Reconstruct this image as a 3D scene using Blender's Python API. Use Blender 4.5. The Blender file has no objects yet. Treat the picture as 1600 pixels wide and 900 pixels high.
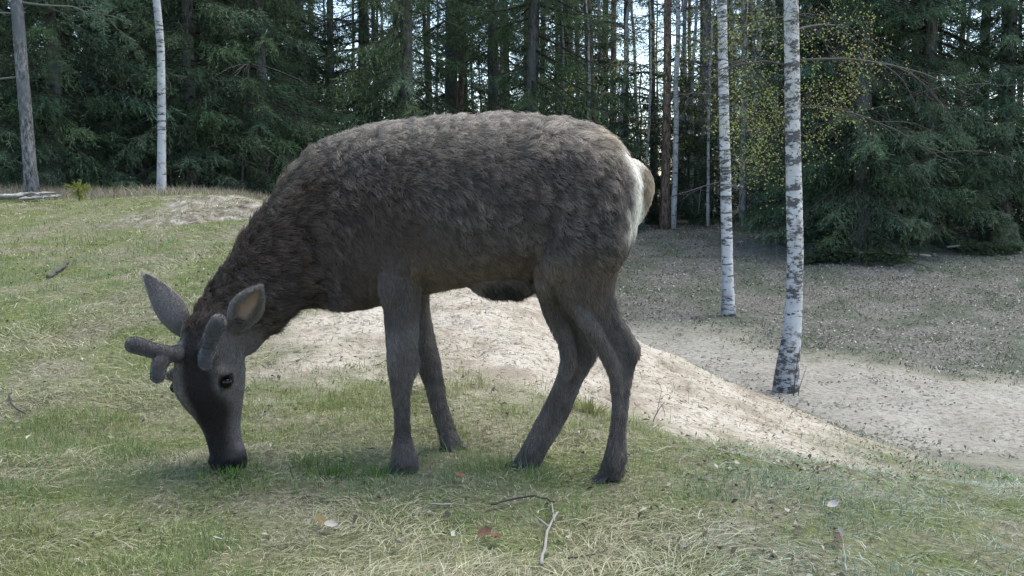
import bpy, math, random
import numpy as np
from mathutils import Vector, Matrix, kdtree

# ------------------------------------------------------------------ camera, sky, sun, exposure
SC = bpy.context.scene
COL = SC.collection
R = math.radians
CAM_Z, FPX, PITCH = 0.95, 1716.0, R(5.33)
cam_data = bpy.data.cameras.new('camera')
cam = bpy.data.objects.new('camera', cam_data)
COL.objects.link(cam)
cam.location = (0, 0, CAM_Z)
cam.rotation_euler = (R(90) - PITCH, 0, 0)
cam_data.sensor_width = 36
cam_data.lens = 36 * FPX / 1600
cam_data.clip_start = 0.05
cam_data.clip_end = 2000
SC.camera = cam

SUN_EL, SUN_AZ = R(68), R(66)      # azimuth measured from +Y (view direction) towards +X
world = bpy.data.worlds.new('World')
SC.world = world
world.use_nodes = True
wn = world.node_tree
bg = wn.nodes['Background']
skyt = wn.nodes.new('ShaderNodeTexSky')
skyt.sky_type = 'NISHITA'
skyt.sun_disc = False
skyt.sun_elevation = SUN_EL
skyt.sun_rotation = SUN_AZ
skyt.air_density = 1.0
skyt.dust_density = 0.6
skyt.ozone_density = 1.0
wn.links.new(skyt.outputs[0], bg.inputs[0])
bg.inputs[1].default_value = 0.14
sun_d = bpy.data.lights.new('sun', 'SUN')
sun_d.energy = 2.2
sun_d.angle = R(46)
sun_d.color = (1.0, 0.93, 0.81)
sun = bpy.data.objects.new('sun', sun_d)
COL.objects.link(sun)
sdir = Vector((math.sin(SUN_AZ) * math.cos(SUN_EL), math.cos(SUN_AZ) * math.cos(SUN_EL), math.sin(SUN_EL)))
sun.rotation_euler = sdir.to_track_quat('Z', 'Y').to_euler()
sun.location = (0, 0, 30)
SC.view_settings.view_transform = 'Standard'
SC.view_settings.look = 'None'
SC.view_settings.gamma = 1
SC.view_settings.exposure = 1.72
SC.render.engine = 'CYCLES'
SC.cycles.use_denoising = True
SC.cycles.adaptive_threshold = 0.02
SC.cycles.max_bounces = 6
SC.cycles.diffuse_bounces = 3
SC.cycles.transmission_bounces = 3
SC.cycles.transparent_max_bounces = 4
SC.cycles_curves.shape = 'RIBBONS'

# ------------------------------------------------------------------ helpers
rng = np.random.default_rng(7)
CP, SP = math.cos(PITCH), math.sin(PITCH)

def P(px, py, d):
    """A point of the place at depth d (metres in front of the camera stand) seen towards pixel px, py of the photo."""
    dx = (np.asarray(px, float) - 800) / FPX
    dv = (450 - np.asarray(py, float)) / FPX
    d = np.asarray(d, float)
    t = d / (CP + dv * SP)
    return np.stack(np.broadcast_arrays(dx * t, d, CAM_Z + t * (-SP + dv * CP)), -1)

def proj(p):
    p = np.asarray(p)
    z = p[..., 2] - CAM_Z
    f = p[..., 1] * CP - z * SP
    u = p[..., 1] * SP + z * CP
    return 800 + FPX * p[..., 0] / f, 450 - FPX * u / f

def _hash(i, j, k, s):
    h = (i.astype(np.int64) * 374761393 + j.astype(np.int64) * 668265263 + k.astype(np.int64) * 2147483647 + s * 974634777) & 0xffffffff
    h = ((h ^ (h >> 13)) * 1274126177) & 0xffffffff
    return ((h ^ (h >> 16)) & 0xffff) / 65535.0

def noise(p, scale=1.0, seed=0, octaves=1):
    """Value noise 0..1 of points (N,2) or (N,3)."""
    p = np.asarray(p, float)
    if p.shape[-1] == 2:
        p = np.concatenate([p, np.zeros(p.shape[:-1] + (1,))], -1)
    out = 0.0
    amp, tot = 1.0, 0.0
    for o in range(octaves):
        q = p * scale * 2 ** o + 17.3 * o
        i = np.floor(q)
        f = q - i
        f = f * f * (3 - 2 * f)
        i = i.astype(np.int64)
        v = 0
        for a in (0, 1):
            wa = f[..., 0] if a else 1 - f[..., 0]
            for b in (0, 1):
                wb = f[..., 1] if b else 1 - f[..., 1]
                for c in (0, 1):
                    wc = f[..., 2] if c else 1 - f[..., 2]
                    v = v + wa * wb * wc * _hash(i[..., 0] + a, i[..., 1] + b, i[..., 2] + c, seed + o)
        out = out + amp * v
        tot += amp
        amp *= 0.5
    return out / tot

def smooth(a, b, x):
    t = np.clip((x - a) / (b - a), 0, 1)
    return t * t * (3 - 2 * t)

def unit(v):
    return v / np.maximum(np.linalg.norm(v, axis=-1, keepdims=True), 1e-9)

def mesh_np(name, V, F, mat=None, cols=None, shade=False):
    """Mesh from arrays: V (n,3), F (m,3|4) or a list of such arrays; cols per-vertex rgb -> attribute 'tint'."""
    Fs = F if isinstance(F, list) else [F]
    Fs = [np.asarray(f, np.int32) for f in Fs if len(f)]
    me = bpy.data.meshes.new(name)
    V = np.asarray(V, np.float32)
    me.vertices.add(len(V))
    me.vertices.foreach_set('co', V.ravel())
    nl = sum(f.size for f in Fs)
    nf = sum(len(f) for f in Fs)
    me.loops.add(nl)
    me.loops.foreach_set('vertex_index', np.concatenate([f.ravel() for f in Fs]))
    me.polygons.add(nf)
    sizes = np.concatenate([np.full(len(f), f.shape[1], np.int32) for f in Fs])
    me.polygons.foreach_set('loop_start', np.concatenate([[0], np.cumsum(sizes)[:-1]]).astype(np.int32))
    if shade:
        me.polygons.foreach_set('use_smooth', np.ones(nf, bool))
    me.update(calc_edges=True)
    if cols is not None:
        a = me.attributes.new('tint', 'FLOAT_COLOR', 'POINT')
        c = np.ones((len(V), 4), np.float32)
        c[:, :3] = cols
        a.data.foreach_set('color', c.ravel())
    if mat:
        me.materials.append(mat)
    return me

def obj(name, me, parent=None):
    o = bpy.data.objects.new(name, me)
    COL.objects.link(o)
    if parent:
        o.parent = parent
    return o

def tag(o, label=None, cat=None, group=None, kind=None):
    for k, v in (('label', label), ('category', cat), ('group', group), ('kind', kind)):
        if v:
            o[k] = v
    return o

def empty(name, loc=(0, 0, 0)):
    o = bpy.data.objects.new(name, None)
    o.empty_display_size = 0.1
    COL.objects.link(o)
    o.location = loc
    return o

def copy_tree(o, parent=None):
    c = o.copy()
    COL.objects.link(c)
    c.parent = parent
    for ch in list(o.children):
        copy_tree(ch, c)
    return c

def tube(path, rad, sides=8, closed=True, rough=0.0, seed=0):
    """Tapered tube along path (n,3): returns V, [quads, tris]."""
    path = np.asarray(path, float)
    rad = np.asarray(rad, float)
    n = len(path)
    tg = unit(np.gradient(path, axis=0))
    ref = np.array([0, 0, 1.0]) if abs(tg[:, 2]).mean() < 0.8 else np.array([0, 1.0, 0])
    u = unit(np.cross(tg, ref))
    v = np.cross(tg, u)
    a = np.linspace(0, 2 * np.pi, sides, endpoint=False)
    ring = u[:, None, :] * np.cos(a)[None, :, None] + v[:, None, :] * np.sin(a)[None, :, None]
    rr = np.repeat(rad[:, None], sides, 1)
    if rough:
        q = path[:, None, :] + ring * rr[..., None]
        rr = rr * (1 + rough * (noise(q.reshape(-1, 3), 1.6 / max(rad.mean(), 1e-3), seed, 2).reshape(n, sides) - 0.5) * 2)
    V = (path[:, None, :] + ring * rr[..., None]).reshape(-1, 3)
    i = np.arange(n - 1)[:, None] * sides
    j = np.arange(sides)[None, :]
    j2 = (j + 1) % sides
    Q = np.stack([i + j, i + j2, i + sides + j2, i + sides + j], -1).reshape(-1, 4)
    T = []
    if closed:
        V = np.concatenate([V, path[:1], path[-1:]])
        k = n * sides
        for j in range(sides):
            T.append((k, (j + 1) % sides, j))
            T.append((k + 1, (n - 1) * sides + j, (n - 1) * sides + (j + 1) % sides))
    return V, Q, np.array(T, np.int32).reshape(-1, 3)

class Bag:
    """Collects vertex and face arrays into one mesh."""
    def __init__(self):
        self.V, self.Q, self.T, self.C, self.n = [], [], [], [], 0
    def add(self, V, Q=None, T=None, col=(1, 1, 1)):
        self.V.append(V)
        if Q is not None and len(Q):
            self.Q.append(np.asarray(Q) + self.n)
        if T is not None and len(T):
            self.T.append(np.asarray(T) + self.n)
        self.C.append(np.broadcast_to(np.asarray(col, np.float32), (len(V), 3)))
        self.n += len(V)
    def tube(self, path, rad, sides=8, rough=0.0, seed=0, col=(1, 1, 1)):
        V, Q, T = tube(path, rad, sides, True, rough, seed)
        self.add(V, Q, T, col)
    def mesh(self, name, mat, shade=False):
        F = []
        if self.Q:
            F.append(np.concatenate(self.Q))
        if self.T:
            F.append(np.concatenate(self.T))
        return mesh_np(name, np.concatenate(self.V), F, mat, np.concatenate(self.C), shade)

def ribbons(Pts, W, side):
    """N ribbons of K points: Pts (N,K,3), W (N,K) half widths, side (N,3)."""
    N, K, _ = Pts.shape
    off = side[:, None, :] * W[..., None]
    V = np.stack([Pts - off, Pts + off], 2).reshape(-1, 3)
    b = (np.arange(N) * K * 2)[:, None]
    k = np.arange(K - 1)[None, :] * 2
    s = b + k
    Q = np.stack([s, s + 1, s + 3, s + 2], -1).reshape(-1, 4)
    return V, Q

def lozenges(C, D, S, L, W):
    """N diamond faces: base C, direction D, side S, length L, half width W."""
    L = np.asarray(L)[:, None]
    W = np.asarray(W)[:, None]
    N = len(C)
    V = np.stack([C, C + D * L * 0.45 - S * W, C + D * L, C + D * L * 0.45 + S * W], 1).reshape(-1, 3)
    Q = np.arange(N * 4).reshape(-1, 4)
    return V, Q

# ------------------------------------------------------------------ materials
def new_mat(name):
    m = bpy.data.materials.new(name)
    m.use_nodes = True
    n = m.node_tree.nodes
    return m, n, m.node_tree.links, n['Principled BSDF']

def rgb(c):
    return (*c, 1.0)

def ramp(n, stops):
    r = n.new('ShaderNodeValToRGB')
    e = r.color_ramp.elements
    while len(e) < len(stops):
        e.new(0.5)
    for i, (p, c) in enumerate(stops):
        e[i].position = p
        e[i].color = rgb(c) if len(c) == 3 else c
    return r

def tint_mat(name, rough=0.8, transl=0.0, spec=0.2, var=0.0, nscale=6.0):
    """Colour from the mesh's 'tint' attribute with a noise variation; optional light passing through (leaves, blades)."""
    m, n, l, b = new_mat(name)
    a = n.new('ShaderNodeAttribute')
    a.attribute_name = 'tint'
    col = a.outputs['Color']
    if var:
        t = n.new('ShaderNodeTexNoise')
        t.inputs['Scale'].default_value = nscale
        tc = n.new('ShaderNodeTexCoord')
        l.new(tc.outputs['Object'], t.inputs['Vector'])
        h = n.new('ShaderNodeMapRange')
        l.new(t.outputs['Fac'], h.inputs[0])
        h.inputs[3].default_value = 1 - var
        h.inputs[4].default_value = 1 + var
        mu = n.new('ShaderNodeVectorMath')
        mu.operation = 'SCALE'
        l.new(col, mu.inputs[0])
        l.new(h.outputs[0], mu.inputs['Scale'])
        col = mu.outputs[0]
    l.new(col, b.inputs['Base Color'])
    b.inputs['Roughness'].default_value = rough
    b.inputs['Specular IOR Level'].default_value = spec
    if transl:
        tr = n.new('ShaderNodeBsdfTranslucent')
        l.new(col, tr.inputs[0])
        mx = n.new('ShaderNodeMixShader')
        mx.inputs[0].default_value = transl
        l.new(b.outputs[0], mx.inputs[1])
        l.new(tr.outputs[0], mx.inputs[2])
        l.new(mx.outputs[0], n['Material Output'].inputs[0])
    return m
# ------------------------------------------------------------------ the lie of the land
CTRL = []      # world x, depth, height
def ctl(px, py, d):
    CTRL.append(P(px, py, d))
def ctz(px, d, z):
    CTRL.append(np.array([(px - 800) / FPX * d, d, z]))
for px in (-300, 0, 400, 800, 1200):
    ctz(px, 2.6, 0.0)
ctz(1600, 2.75, -0.045); ctz(1900, 2.8, -0.1)
for x in (-6, -2, 0, 2, 6):
    CTRL.append(np.array([x, 0.0, 0.0])); CTRL.append(np.array([x, -6.0, 0.08]))
for px, d, z in ((100, 3.6, 0), (400, 3.6, 0), (640, 3.56, 0), (800, 3.55, 0), (945, 3.5, 0), (1200, 3.6, -.03), (1500, 3.8, -.1), (1800, 3.9, -.18),
                 (720, 4.0, .04), (560, 4.6, .1), (900, 4.6, .06), (430, 5.5, .2), (820, 5.8, .16),
                 (-300, 5, .1), (150, 5, .12), (150, 7, .3), (-300, 7, .3), (150, 10, .56), (-300, 10, .56), (100, 14, .80), (-300, 14, .82), (255, 16, .76), (330, 9.5, .63),
                 (-300, 20, .9), (150, 20, .88), (400, 16, .75), (400, 20, .7), (150, 30, .9), (-300, 30, .9)):
    ctz(px, d, z)
for c in ((400, 311, 11), (520, 368, 9.3), (620, 418, 8.2), (700, 452, 7.5), (830, 464, 7.1), (1000, 537, 7.0), (1100, 580, 7.0), (1230, 634, 7.0), (1330, 676, 6.8),
          (1450, 722, 6.5), (1600, 745, 6.1), (1180, 700, 4.7), (1000, 640, 4.9), (1350, 740, 4.6), (1800, 770, 5.7),
          (1228, 613, 10), (1138, 495, 14), (1400, 600, 10.4), (1600, 640, 9.4), (1400, 540, 12.6), (1600, 560, 12), (1100, 530, 12.8), (1000, 400, 18.5)):
    ctl(*c)
for px, d, z in ((1000, 9.2, -.75), (850, 9.2, -.4), (1230, 8.7, -.93), (1400, 8.3, -.93), (1900, 9, -.9), (700, 11, -.3), (830, 12, -.75), (560, 13, .2), (1000, 11.5, -.9),
                 (830, 15, -.5), (1000, 16, -.48), (1300, 16, -.5), (1600, 16, -.52), (2000, 16, -.5), (1000, 20, .0), (1300, 20, .0), (1600, 20, .05), (2000, 20, .1), (700, 20, .1),
                 (800, 26, .2), (1400, 26, .25), (2000, 26, .3), (600, 16, .1), (300, 45, .7), (800, 45, .5), (1400, 45, .5), (-300, 45, .8), (2000, 45, .5)):
    ctz(px, d, z)
CTRL = np.array(CTRL)
_S = 4.0
def _phi(r):
    return np.where(r > 1e-9, r * r * np.log(np.maximum(r, 1e-9)), 0)
def _warp(xy):
    # far ground is laid out in coarser steps than near ground
    d = np.maximum(xy[..., 1:2], 0) + 4
    return np.concatenate([xy[..., 0:1] / d * 6, np.log(d) * 4], -1)
_cw = _warp(CTRL[:, :2])
_n = len(CTRL)
_A = np.zeros((_n + 3, _n + 3))
_A[:_n, :_n] = _phi(np.linalg.norm(_cw[:, None] - _cw[None], axis=-1)) + np.eye(_n) * 0.006
_A[:_n, _n:] = np.concatenate([np.ones((_n, 1)), _cw], 1)
_A[_n:, :_n] = _A[:_n, _n:].T
_w = np.linalg.solve(_A, np.concatenate([CTRL[:, 2], np.zeros(3)]))

def H0(xy):
    xy = np.asarray(xy, float)
    sh = xy.shape[:-1]
    q = xy.reshape(-1, 2)
    far = smooth(40, 60, q[:, 1])
    qc = q.copy()
    qc[:, 1] = np.clip(qc[:, 1], -6, 60)
    lim = 0.62 * (np.maximum(qc[:, 1], 0) + 4) 
    qc[:, 0] = np.clip(qc[:, 0], -lim, lim)
    w = _warp(qc)
    out = np.empty(len(q))
    for s in range(0, len(q), 40000):
        k = w[s:s + 40000]
        out[s:s + 40000] = _phi(np.linalg.norm(k[:, None] - _cw[None], axis=-1)) @ _w[:_n] + _w[_n] + k @ _w[_n + 1:]
    return (out * (1 - far) + 0.6 * far).reshape(sh)

def poly_sd(xy, poly):
    """Signed distance to a polygon, positive inside."""
    poly = np.asarray(poly)
    d = np.full(len(xy), 1e9)
    inside = np.zeros(len(xy), bool)
    for a, b in zip(poly, np.roll(poly, -1, 0)):
        e = b - a
        w = xy - a
        t = np.clip((w @ e) / (e @ e), 0, 1)
        d = np.minimum(d, np.linalg.norm(w - t[:, None] * e, axis=1))
        c = ((a[1] > xy[:, 1]) != (b[1] > xy[:, 1]))
        xi = a[0] + (xy[:, 1] - a[1]) / (b[1] - a[1] + 1e-12) * e[0]
        inside ^= c & (xy[:, 0] < xi)
    return np.where(inside, d, -d)

def ground_hit(px, py, dmax=22):
    ds = np.concatenate([np.arange(2.2, 9, 0.04), np.arange(9, dmax, 0.1)])
    pts = P(px, py, ds)
    g = H0(pts[:, :2])
    k = np.argmax(pts[:, 2] < g)
    return pts[k]

# bare sand: the near face and crest of the hump; corners found on the ground itself
_front = [(418, 522), (470, 570), (560, 602), (700, 628), (830, 642), (960, 660), (1080, 690), (1200, 715), (1300, 730), (1400, 735)]
SAND = [ground_hit(*p)[:2] for p in _front]
SAND += [P(px, py, d)[:2] for px, py, d in ((1450, 722, 6.7), (1330, 676, 7.1), (1230, 634, 7.5), (1100, 580, 7.6), (1000, 537, 7.6), (830, 464, 7.7), (700, 452, 8.1), (600, 410, 8.8), (500, 360, 9.8), (408, 311, 11.2), (375, 325, 10.6), (395, 360, 9.4), (420, 420, 7.6), (410, 480, 6.3))]
SAND = np.array(SAND)
TRACK = np.array([P(px, py, d)[:2] for px, py, d in ((900, 500, 8.6), (1000, 560, 8.4), (1230, 640, 8.3), (1450, 700, 7.0), (1700, 720, 6.4), (2000, 650, 9), (1700, 610, 10.6), (1450, 580, 11.2), (1250, 555, 12.2), (1080, 520, 13.2), (950, 490, 13.2), (880, 480, 11))])
EDGE = np.array([P(px, py, d)[:2] for px, py, d in ((195, 330, 10.5), (260, 322, 12.4), (330, 316, 12), (400, 311, 11.5), (412, 322, 10.6), (360, 345, 9.6), (300, 348, 9.8), (240, 342, 10))])

def zones(xy):
    """Cover of the ground: sand, track, dirt edge, litter (bank and forest floor), meadow."""
    xy = np.asarray(xy, float)
    nz = (noise(xy, 1.1, 3, 3) - 0.5)
    ny = (noise(xy, 5, 9, 3) - 0.5)
    sand = smooth(-0.45, 0.5, poly_sd(xy, SAND) + nz * 1.3 + ny * 0.9)
    track = smooth(-0.7, 0.7, poly_sd(xy, TRACK) + nz * 1.6 + ny * 0.6)
    edge = smooth(-0.3, 0.4, poly_sd(xy, EDGE) + nz * 1.6 + ny * 0.8)
    pxe = 800 + FPX * xy[:, 0] / np.maximum(xy[:, 1], 0.5)
    # the meadow lies in front of and to the west of the crest
    beyond = smooth(-0.2, 0.5, (xy[:, 1] - np.interp(pxe, [250, 420, 520, 620, 700, 830, 1000, 1450, 1600, 2200], [15.2, 12.2, 9.8, 8.6, 8.0, 7.6, 7.4, 6.6, 6.2, 5.6])) + nz * 0.5)
    beyond = np.where(pxe < 420, smooth(-0.5, 0.6, xy[:, 1] - 13.2 + nz * 1.5), beyond)
    litter = beyond * (1 - track)
    meadow = (1 - beyond) * (1 - sand) * (1 - edge)
    return sand, track * beyond, edge, litter, meadow

def H(xy):
    xy = np.asarray(xy, float).reshape(-1, 2)
    z = H0(xy)
    s, t, e, l, m = zones(xy)
    near = 1 - smooth(14, 24, xy[:, 1])
    z = z + near * ((noise(xy, 1.7, 11, 2) - .5) * 0.05 + m * (noise(xy, 6.5, 21, 2) - .5) * 0.035 + s * ((noise(xy * [1, 1.5], 3.2, 31, 4) - .5) * 0.09 - .03 * smooth(.68, .78, noise(xy, 5.5, 33, 1))) + e * ((noise(xy, 2.0, 41, 3) - .6) * 0.16 + (noise(xy, 9, 43, 3) - .5) * .05) + (l + t) * ((noise(xy, 2.6, 51, 4) - .5) * 0.11))
    return z

def hz(x, y):
    return float(H(np.array([[x, y]]))[0])

def ground_sheet():
    rows = [-8.0]
    while rows[-1] < 900:
        y = rows[-1]
        rows.append(y + (0.5 if y < 1.8 else 0.02 + max(0, y - 2.3) * 0.0055 if y < 20 else 0.05 + (y - 18) * 0.12))
    rows = np.array(rows)
    nc = 330
    u = np.linspace(-1, 1, nc)
    u = np.sign(u) * (np.abs(u) * 0.62 + np.abs(u) ** 6 * 1.2)
    X = u[None, :] * (np.maximum(rows, 1.6)[:, None] * 0.95 + 0.6) * (1 + smooth(40, 400, rows)[:, None] * 1.5)
    Y = np.repeat(rows[:, None], nc, 1)
    xy = np.stack([X, Y], -1).reshape(-1, 2)
    z = H(xy)
    V = np.concatenate([xy, z[:, None]], 1)
    i = (np.arange(len(rows) - 1) * nc)[:, None]
    j = np.arange(nc - 1)[None]
    Q = np.stack([i + j, i + j + 1, i + nc + j + 1, i + nc + j], -1).reshape(-1, 4)
    me = mesh_np('ground', V, Q, None, None, True)
    s, t, e, l, m = zones(xy)
    for nm, a in (('sand', s), ('track', t), ('edge', e), ('litter', l), ('meadow', m)):
        at = me.attributes.new(nm, 'FLOAT', 'POINT')
        at.data.foreach_set('value', a.astype(np.float32))
    return me

def ground_material():
    m, n, l, b = new_mat('ground')
    tc = n.new('ShaderNodeTexCoord')
    def tex(scale, detail=6, rough=0.6, st=None):
        t = n.new('ShaderNodeTexNoise')
        t.inputs['Scale'].default_value = scale
        t.inputs['Detail'].default_value = detail
        t.inputs['Roughness'].default_value = rough
        if st:
            mp = n.new('ShaderNodeMapping')
            mp.inputs['Scale'].default_value = st
            l.new(tc.outputs['Object'], mp.inputs[0])
            l.new(mp.outputs[0], t.inputs['Vector'])
        else:
            l.new(tc.outputs['Object'], t.inputs['Vector'])
        return t.outputs['Fac']
    def att(nm):
        a = n.new('ShaderNodeAttribute')
        a.attribute_name = nm
        return a.outputs['Fac']
    def col(fac, stops):
        r = ramp(n, stops)
        l.new(fac, r.inputs[0])
        return r.outputs[0]
    def mix(f, a, c):
        x = n.new('ShaderNodeMix')
        x.data_type = 'RGBA'
        l.new(f, x.inputs['Factor'])
        l.new(a, x.inputs['A'])
        l.new(c, x.inputs['B'])
        return x.outputs['Result']
    mead = mix(col(tex(2.2), [(0.36, (0, 0, 0)), (0.60, (1, 1, 1))]),
               col(tex(38, 8, 0.7), [(0.3, (0.06, 0.052, 0.033)), (0.5, (0.19, 0.175, 0.115)), (0.72, (0.36, 0.34, 0.25))]),
               col(tex(45, 8, 0.7), [(0.3, (0.035, 0.045, 0.015)), (0.52, (0.12, 0.145, 0.05)), (0.75, (0.25, 0.26, 0.13))]))
    sand = mix(col(tex(26, 9, 0.75, (1, 1.5, 1)), [(0.40, (1, 1, 1)), (0.50, (0, 0, 0))]),
               col(tex(3.0, 8, 0.65), [(0.36, (0.28, 0.243, 0.185)), (0.5, (0.45, 0.40, 0.32)), (0.68, (0.55, 0.505, 0.425))]),
               col(tex(60, 6), [(0.3, (0.15, 0.12, 0.085)), (0.7, (0.34, 0.285, 0.21))]))
    track = mix(col(tex(20, 9, 0.75), [(0.38, (1, 1, 1)), (0.52, (0, 0, 0))]),
                col(tex(2.5, 8, 0.6), [(0.3, (0.26, 0.246, 0.21)), (0.7, (0.37, 0.355, 0.31))]),
                col(tex(50, 6), [(0.3, (0.09, 0.08, 0.055)), (0.7, (0.24, 0.21, 0.16))]))
    litter = mix(col(tex(1.3, 5), [(0.44, (0, 0, 0)), (0.58, (1, 1, 1))]),
                 col(tex(30, 9, 0.75), [(0.3, (0.045, 0.043, 0.037)), (0.5, (0.145, 0.14, 0.12)), (0.72, (0.30, 0.288, 0.255))]),
                 col(tex(34, 9, 0.75), [(0.3, (0.035, 0.045, 0.03)), (0.55, (0.105, 0.118, 0.085)), (0.75, (0.24, 0.235, 0.19))]))
    edge = col(tex(8, 9, 0.7), [(0.35, (0.06, 0.05, 0.038)), (0.5, (0.22, 0.195, 0.15)), (0.65, (0.40, 0.375, 0.32))])
    c = mix(att('sand'), mead, sand)
    c = mix(att('edge'), c, edge)
    c = mix(att('litter'), c, litter)
    c = mix(att('track'), c, track)
    l.new(c, b.inputs['Base Color'])
    b.inputs['Roughness'].default_value = 0.95
    b.inputs['Specular IOR Level'].default_value = 0.1
    ad = n.new('ShaderNodeMath')
    ad.operation = 'ADD'
    l.new(tex(22, 10, 0.75), ad.inputs[0])
    l.new(tex(90, 4, 0.6), ad.inputs[1])
    bp = n.new('ShaderNodeBump')
    bp.inputs['Strength'].default_value = 0.9
    bp.inputs['Distance'].default_value = 0.03
    l.new(ad.outputs[0], bp.inputs['Height'])
    l.new(bp.outputs[0], b.inputs['Normal'])
    return m

gme = ground_sheet()
gme.materials.append(ground_material())
tag(obj('ground', gme), 'grassy knoll with bare sand hump and a hollow up to the forest', None, None, 'structure')
# ------------------------------------------------------------------ the deer
def midd(px):
    return 3.68 - (px - 620) * 0.00039

def resample(S, k=4):
    """Catmull-Rom through the section table."""
    S = np.asarray(S, float)
    n = len(S)
    out = []
    for i in range(n - 1):
        p0, p1, p2, p3 = S[max(i - 1, 0)], S[i], S[i + 1], S[min(i + 2, n - 1)]
        for t in np.arange(k) / k:
            out.append(0.5 * (2 * p1 + (p2 - p0) * t + (2 * p0 - 5 * p1 + 4 * p2 - p3) * t ** 2 + (3 * p1 - p0 - 3 * p2 + p3) * t ** 3))
    out.append(S[-1])
    return np.array(out)

def cap_loft(rings):
    n, s, _ = rings.shape
    V = np.concatenate([rings.reshape(-1, 3), rings[0].mean(0)[None], rings[-1].mean(0)[None]])
    i = (np.arange(n - 1) * s)[:, None]
    j = np.arange(s)[None]
    j2 = (j + 1) % s
    Q = np.stack([i + j, i + j2, i + s + j2, i + s + j], -1).reshape(-1, 4)
    k = n * s
    T = [(k, (a + 1) % s, a) for a in range(s)] + [(k + 1, (n - 1) * s + a, (n - 1) * s + (a + 1) % s) for a in range(s)]
    return V, Q, np.array(T)

def loft(S, k=4, sides=28, egg=0.0, power=2.0):
    """Sections (ax, ay, bx, by, depth, half_width_m): an oval spanning a..b in the deer's side view and half_width across it."""
    S = resample(S, k)
    A = P(S[:, 0], S[:, 1], S[:, 4])
    B = P(S[:, 2], S[:, 3], S[:, 4])
    c, u = (A + B) / 2, (A - B) / 2
    th = np.linspace(0, 2 * np.pi, sides, endpoint=False)
    ct, st = np.cos(th), np.sin(th)
    e = 2 / power
    ct2, st2 = np.sign(ct) * np.abs(ct) ** e, np.sign(st) * np.abs(st) ** e
    wid = st2 * (1 - egg * ct)
    w = np.zeros_like(c)
    w[:, 1] = S[:, 5]
    rings = c[:, None] + u[:, None] * ct2[None, :, None] + w[:, None] * wid[None, :, None]
    return cap_loft(rings)

def blob(c, r, sides=20, rot=0.0):
    th = np.linspace(0.02, np.pi - 0.02, 12)
    ph = np.linspace(0, 2 * np.pi, sides, endpoint=False)
    g = np.stack([np.sin(th)[:, None] * np.cos(ph)[None], np.sin(th)[:, None] * np.sin(ph)[None], np.repeat(np.cos(th)[:, None], sides, 1)], -1) * np.asarray(r)
    cr, sr = math.cos(rot), math.sin(rot)
    x, z = g[..., 0] * cr + g[..., 2] * sr, -g[..., 0] * sr + g[..., 2] * cr
    g = np.stack([x, g[..., 1], z], -1)
    V, Q, T = cap_loft(g + np.asarray(c))
    return V, Q[:, ::-1], T[:, ::-1]

M = midd
TORSO = [(1002, 280, 998, 330, M(1000), .05), (986, 252, 984, 382, M(990), .115), (960, 225, 955, 425, M(960), .17), (925, 203, 920, 436, M(925), .195), (880, 191, 876, 432, M(880), .205), (800, 185, 798, 439, M(800), .22),
         (720, 187, 722, 447, M(720), .235), (650, 192, 655, 460, M(650), .225), (600, 197, 608, 472, M(600), .205), (556, 208, 566, 482, M(556), .185), (520, 220, 534, 482, M(520), .165), (488, 236, 506, 476, 3.715, .145),
         (455, 272, 482, 474, 3.70, .125), (428, 310, 462, 484, 3.68, .115), (395, 354, 440, 504, 3.66, .1), (362, 405, 418, 526, 3.655, .088), (330, 450, 400, 548, 3.64, .08), (312, 478, 386, 556, 3.62, .072), (305, 500, 370, 556, 3.60, .06)]
NF = [(600, 290, 690, 320, 3.63, .07), (578, 360, 672, 362, 3.59, .08), (582, 405, 667, 395, 3.575, .078), (593, 440, 660, 430, 3.57, .066), (600, 478, 655, 472, 3.565, .052), (604, 525, 652, 523, 3.56, .046), (606, 560, 650, 562, 3.56, .043), (608, 588, 643, 590, 3.56, .026),
      (614, 625, 640, 627, 3.56, .018), (618, 670, 641, 670, 3.56, .016), (615, 700, 646, 698, 3.56, .03), (612, 722, 654, 726, 3.56, .034), (611, 738, 650, 743, 3.56, .03)]
FF = [(610, 330, 690, 340, 3.80, .07), (622, 420, 672, 410, 3.81, .065), (638, 480, 669, 470, 3.82, .052), (646, 520, 675, 515, 3.82, .046), (648, 550, 682, 545, 3.82, .043), (655, 578, 688, 570, 3.82, .038), (666, 605, 691, 598, 3.82, .03),
      (673, 635, 698, 630, 3.82, .026), (684, 668, 708, 664, 3.82, .026), (689, 690, 716, 684, 3.82, .03), (692, 708, 722, 704, 3.82, .032), (695, 718, 722, 718, 3.82, .028)]
NH = [(852, 290, 984, 300, 3.47, .085), (848, 345, 988, 345, 3.46, .10), (852, 400, 978, 392, 3.46, .09), (866, 445, 962, 432, 3.46, .076), (884, 480, 958, 468, 3.465, .05), (904, 506, 968, 492, 3.47, .022), (926, 532, 985, 520, 3.475, .014), (946, 558, 995, 544, 3.475, .018),
      (955, 586, 990, 574, 3.475, .022), (958, 615, 983, 608, 3.475, .018), (957, 645, 979, 645, 3.475, .016), (952, 680, 974, 682, 3.475, .018), (946, 708, 976, 712, 3.475, .031), (938, 734, 974, 740, 3.475, .032), (932, 748, 970, 752, 3.475, .028)]
FH = [(832, 330, 950, 330, 3.62, .085), (832, 400, 944, 400, 3.63, .08), (836, 445, 920, 440, 3.63, .068), (848, 485, 906, 470, 3.63, .044), (861, 515, 910, 502, 3.63, .02), (872, 540, 924, 533, 3.63, .014), (876, 566, 931, 552, 3.63, .017), (871, 592, 912, 590, 3.63, .022),
      (857, 622, 892, 638, 3.62, .028), (840, 655, 874, 672, 3.62, .027), (822, 690, 854, 704, 3.61, .03), (810, 712, 845, 722, 3.61, .032), (803, 724, 838, 732, 3.61, .028)]
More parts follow.
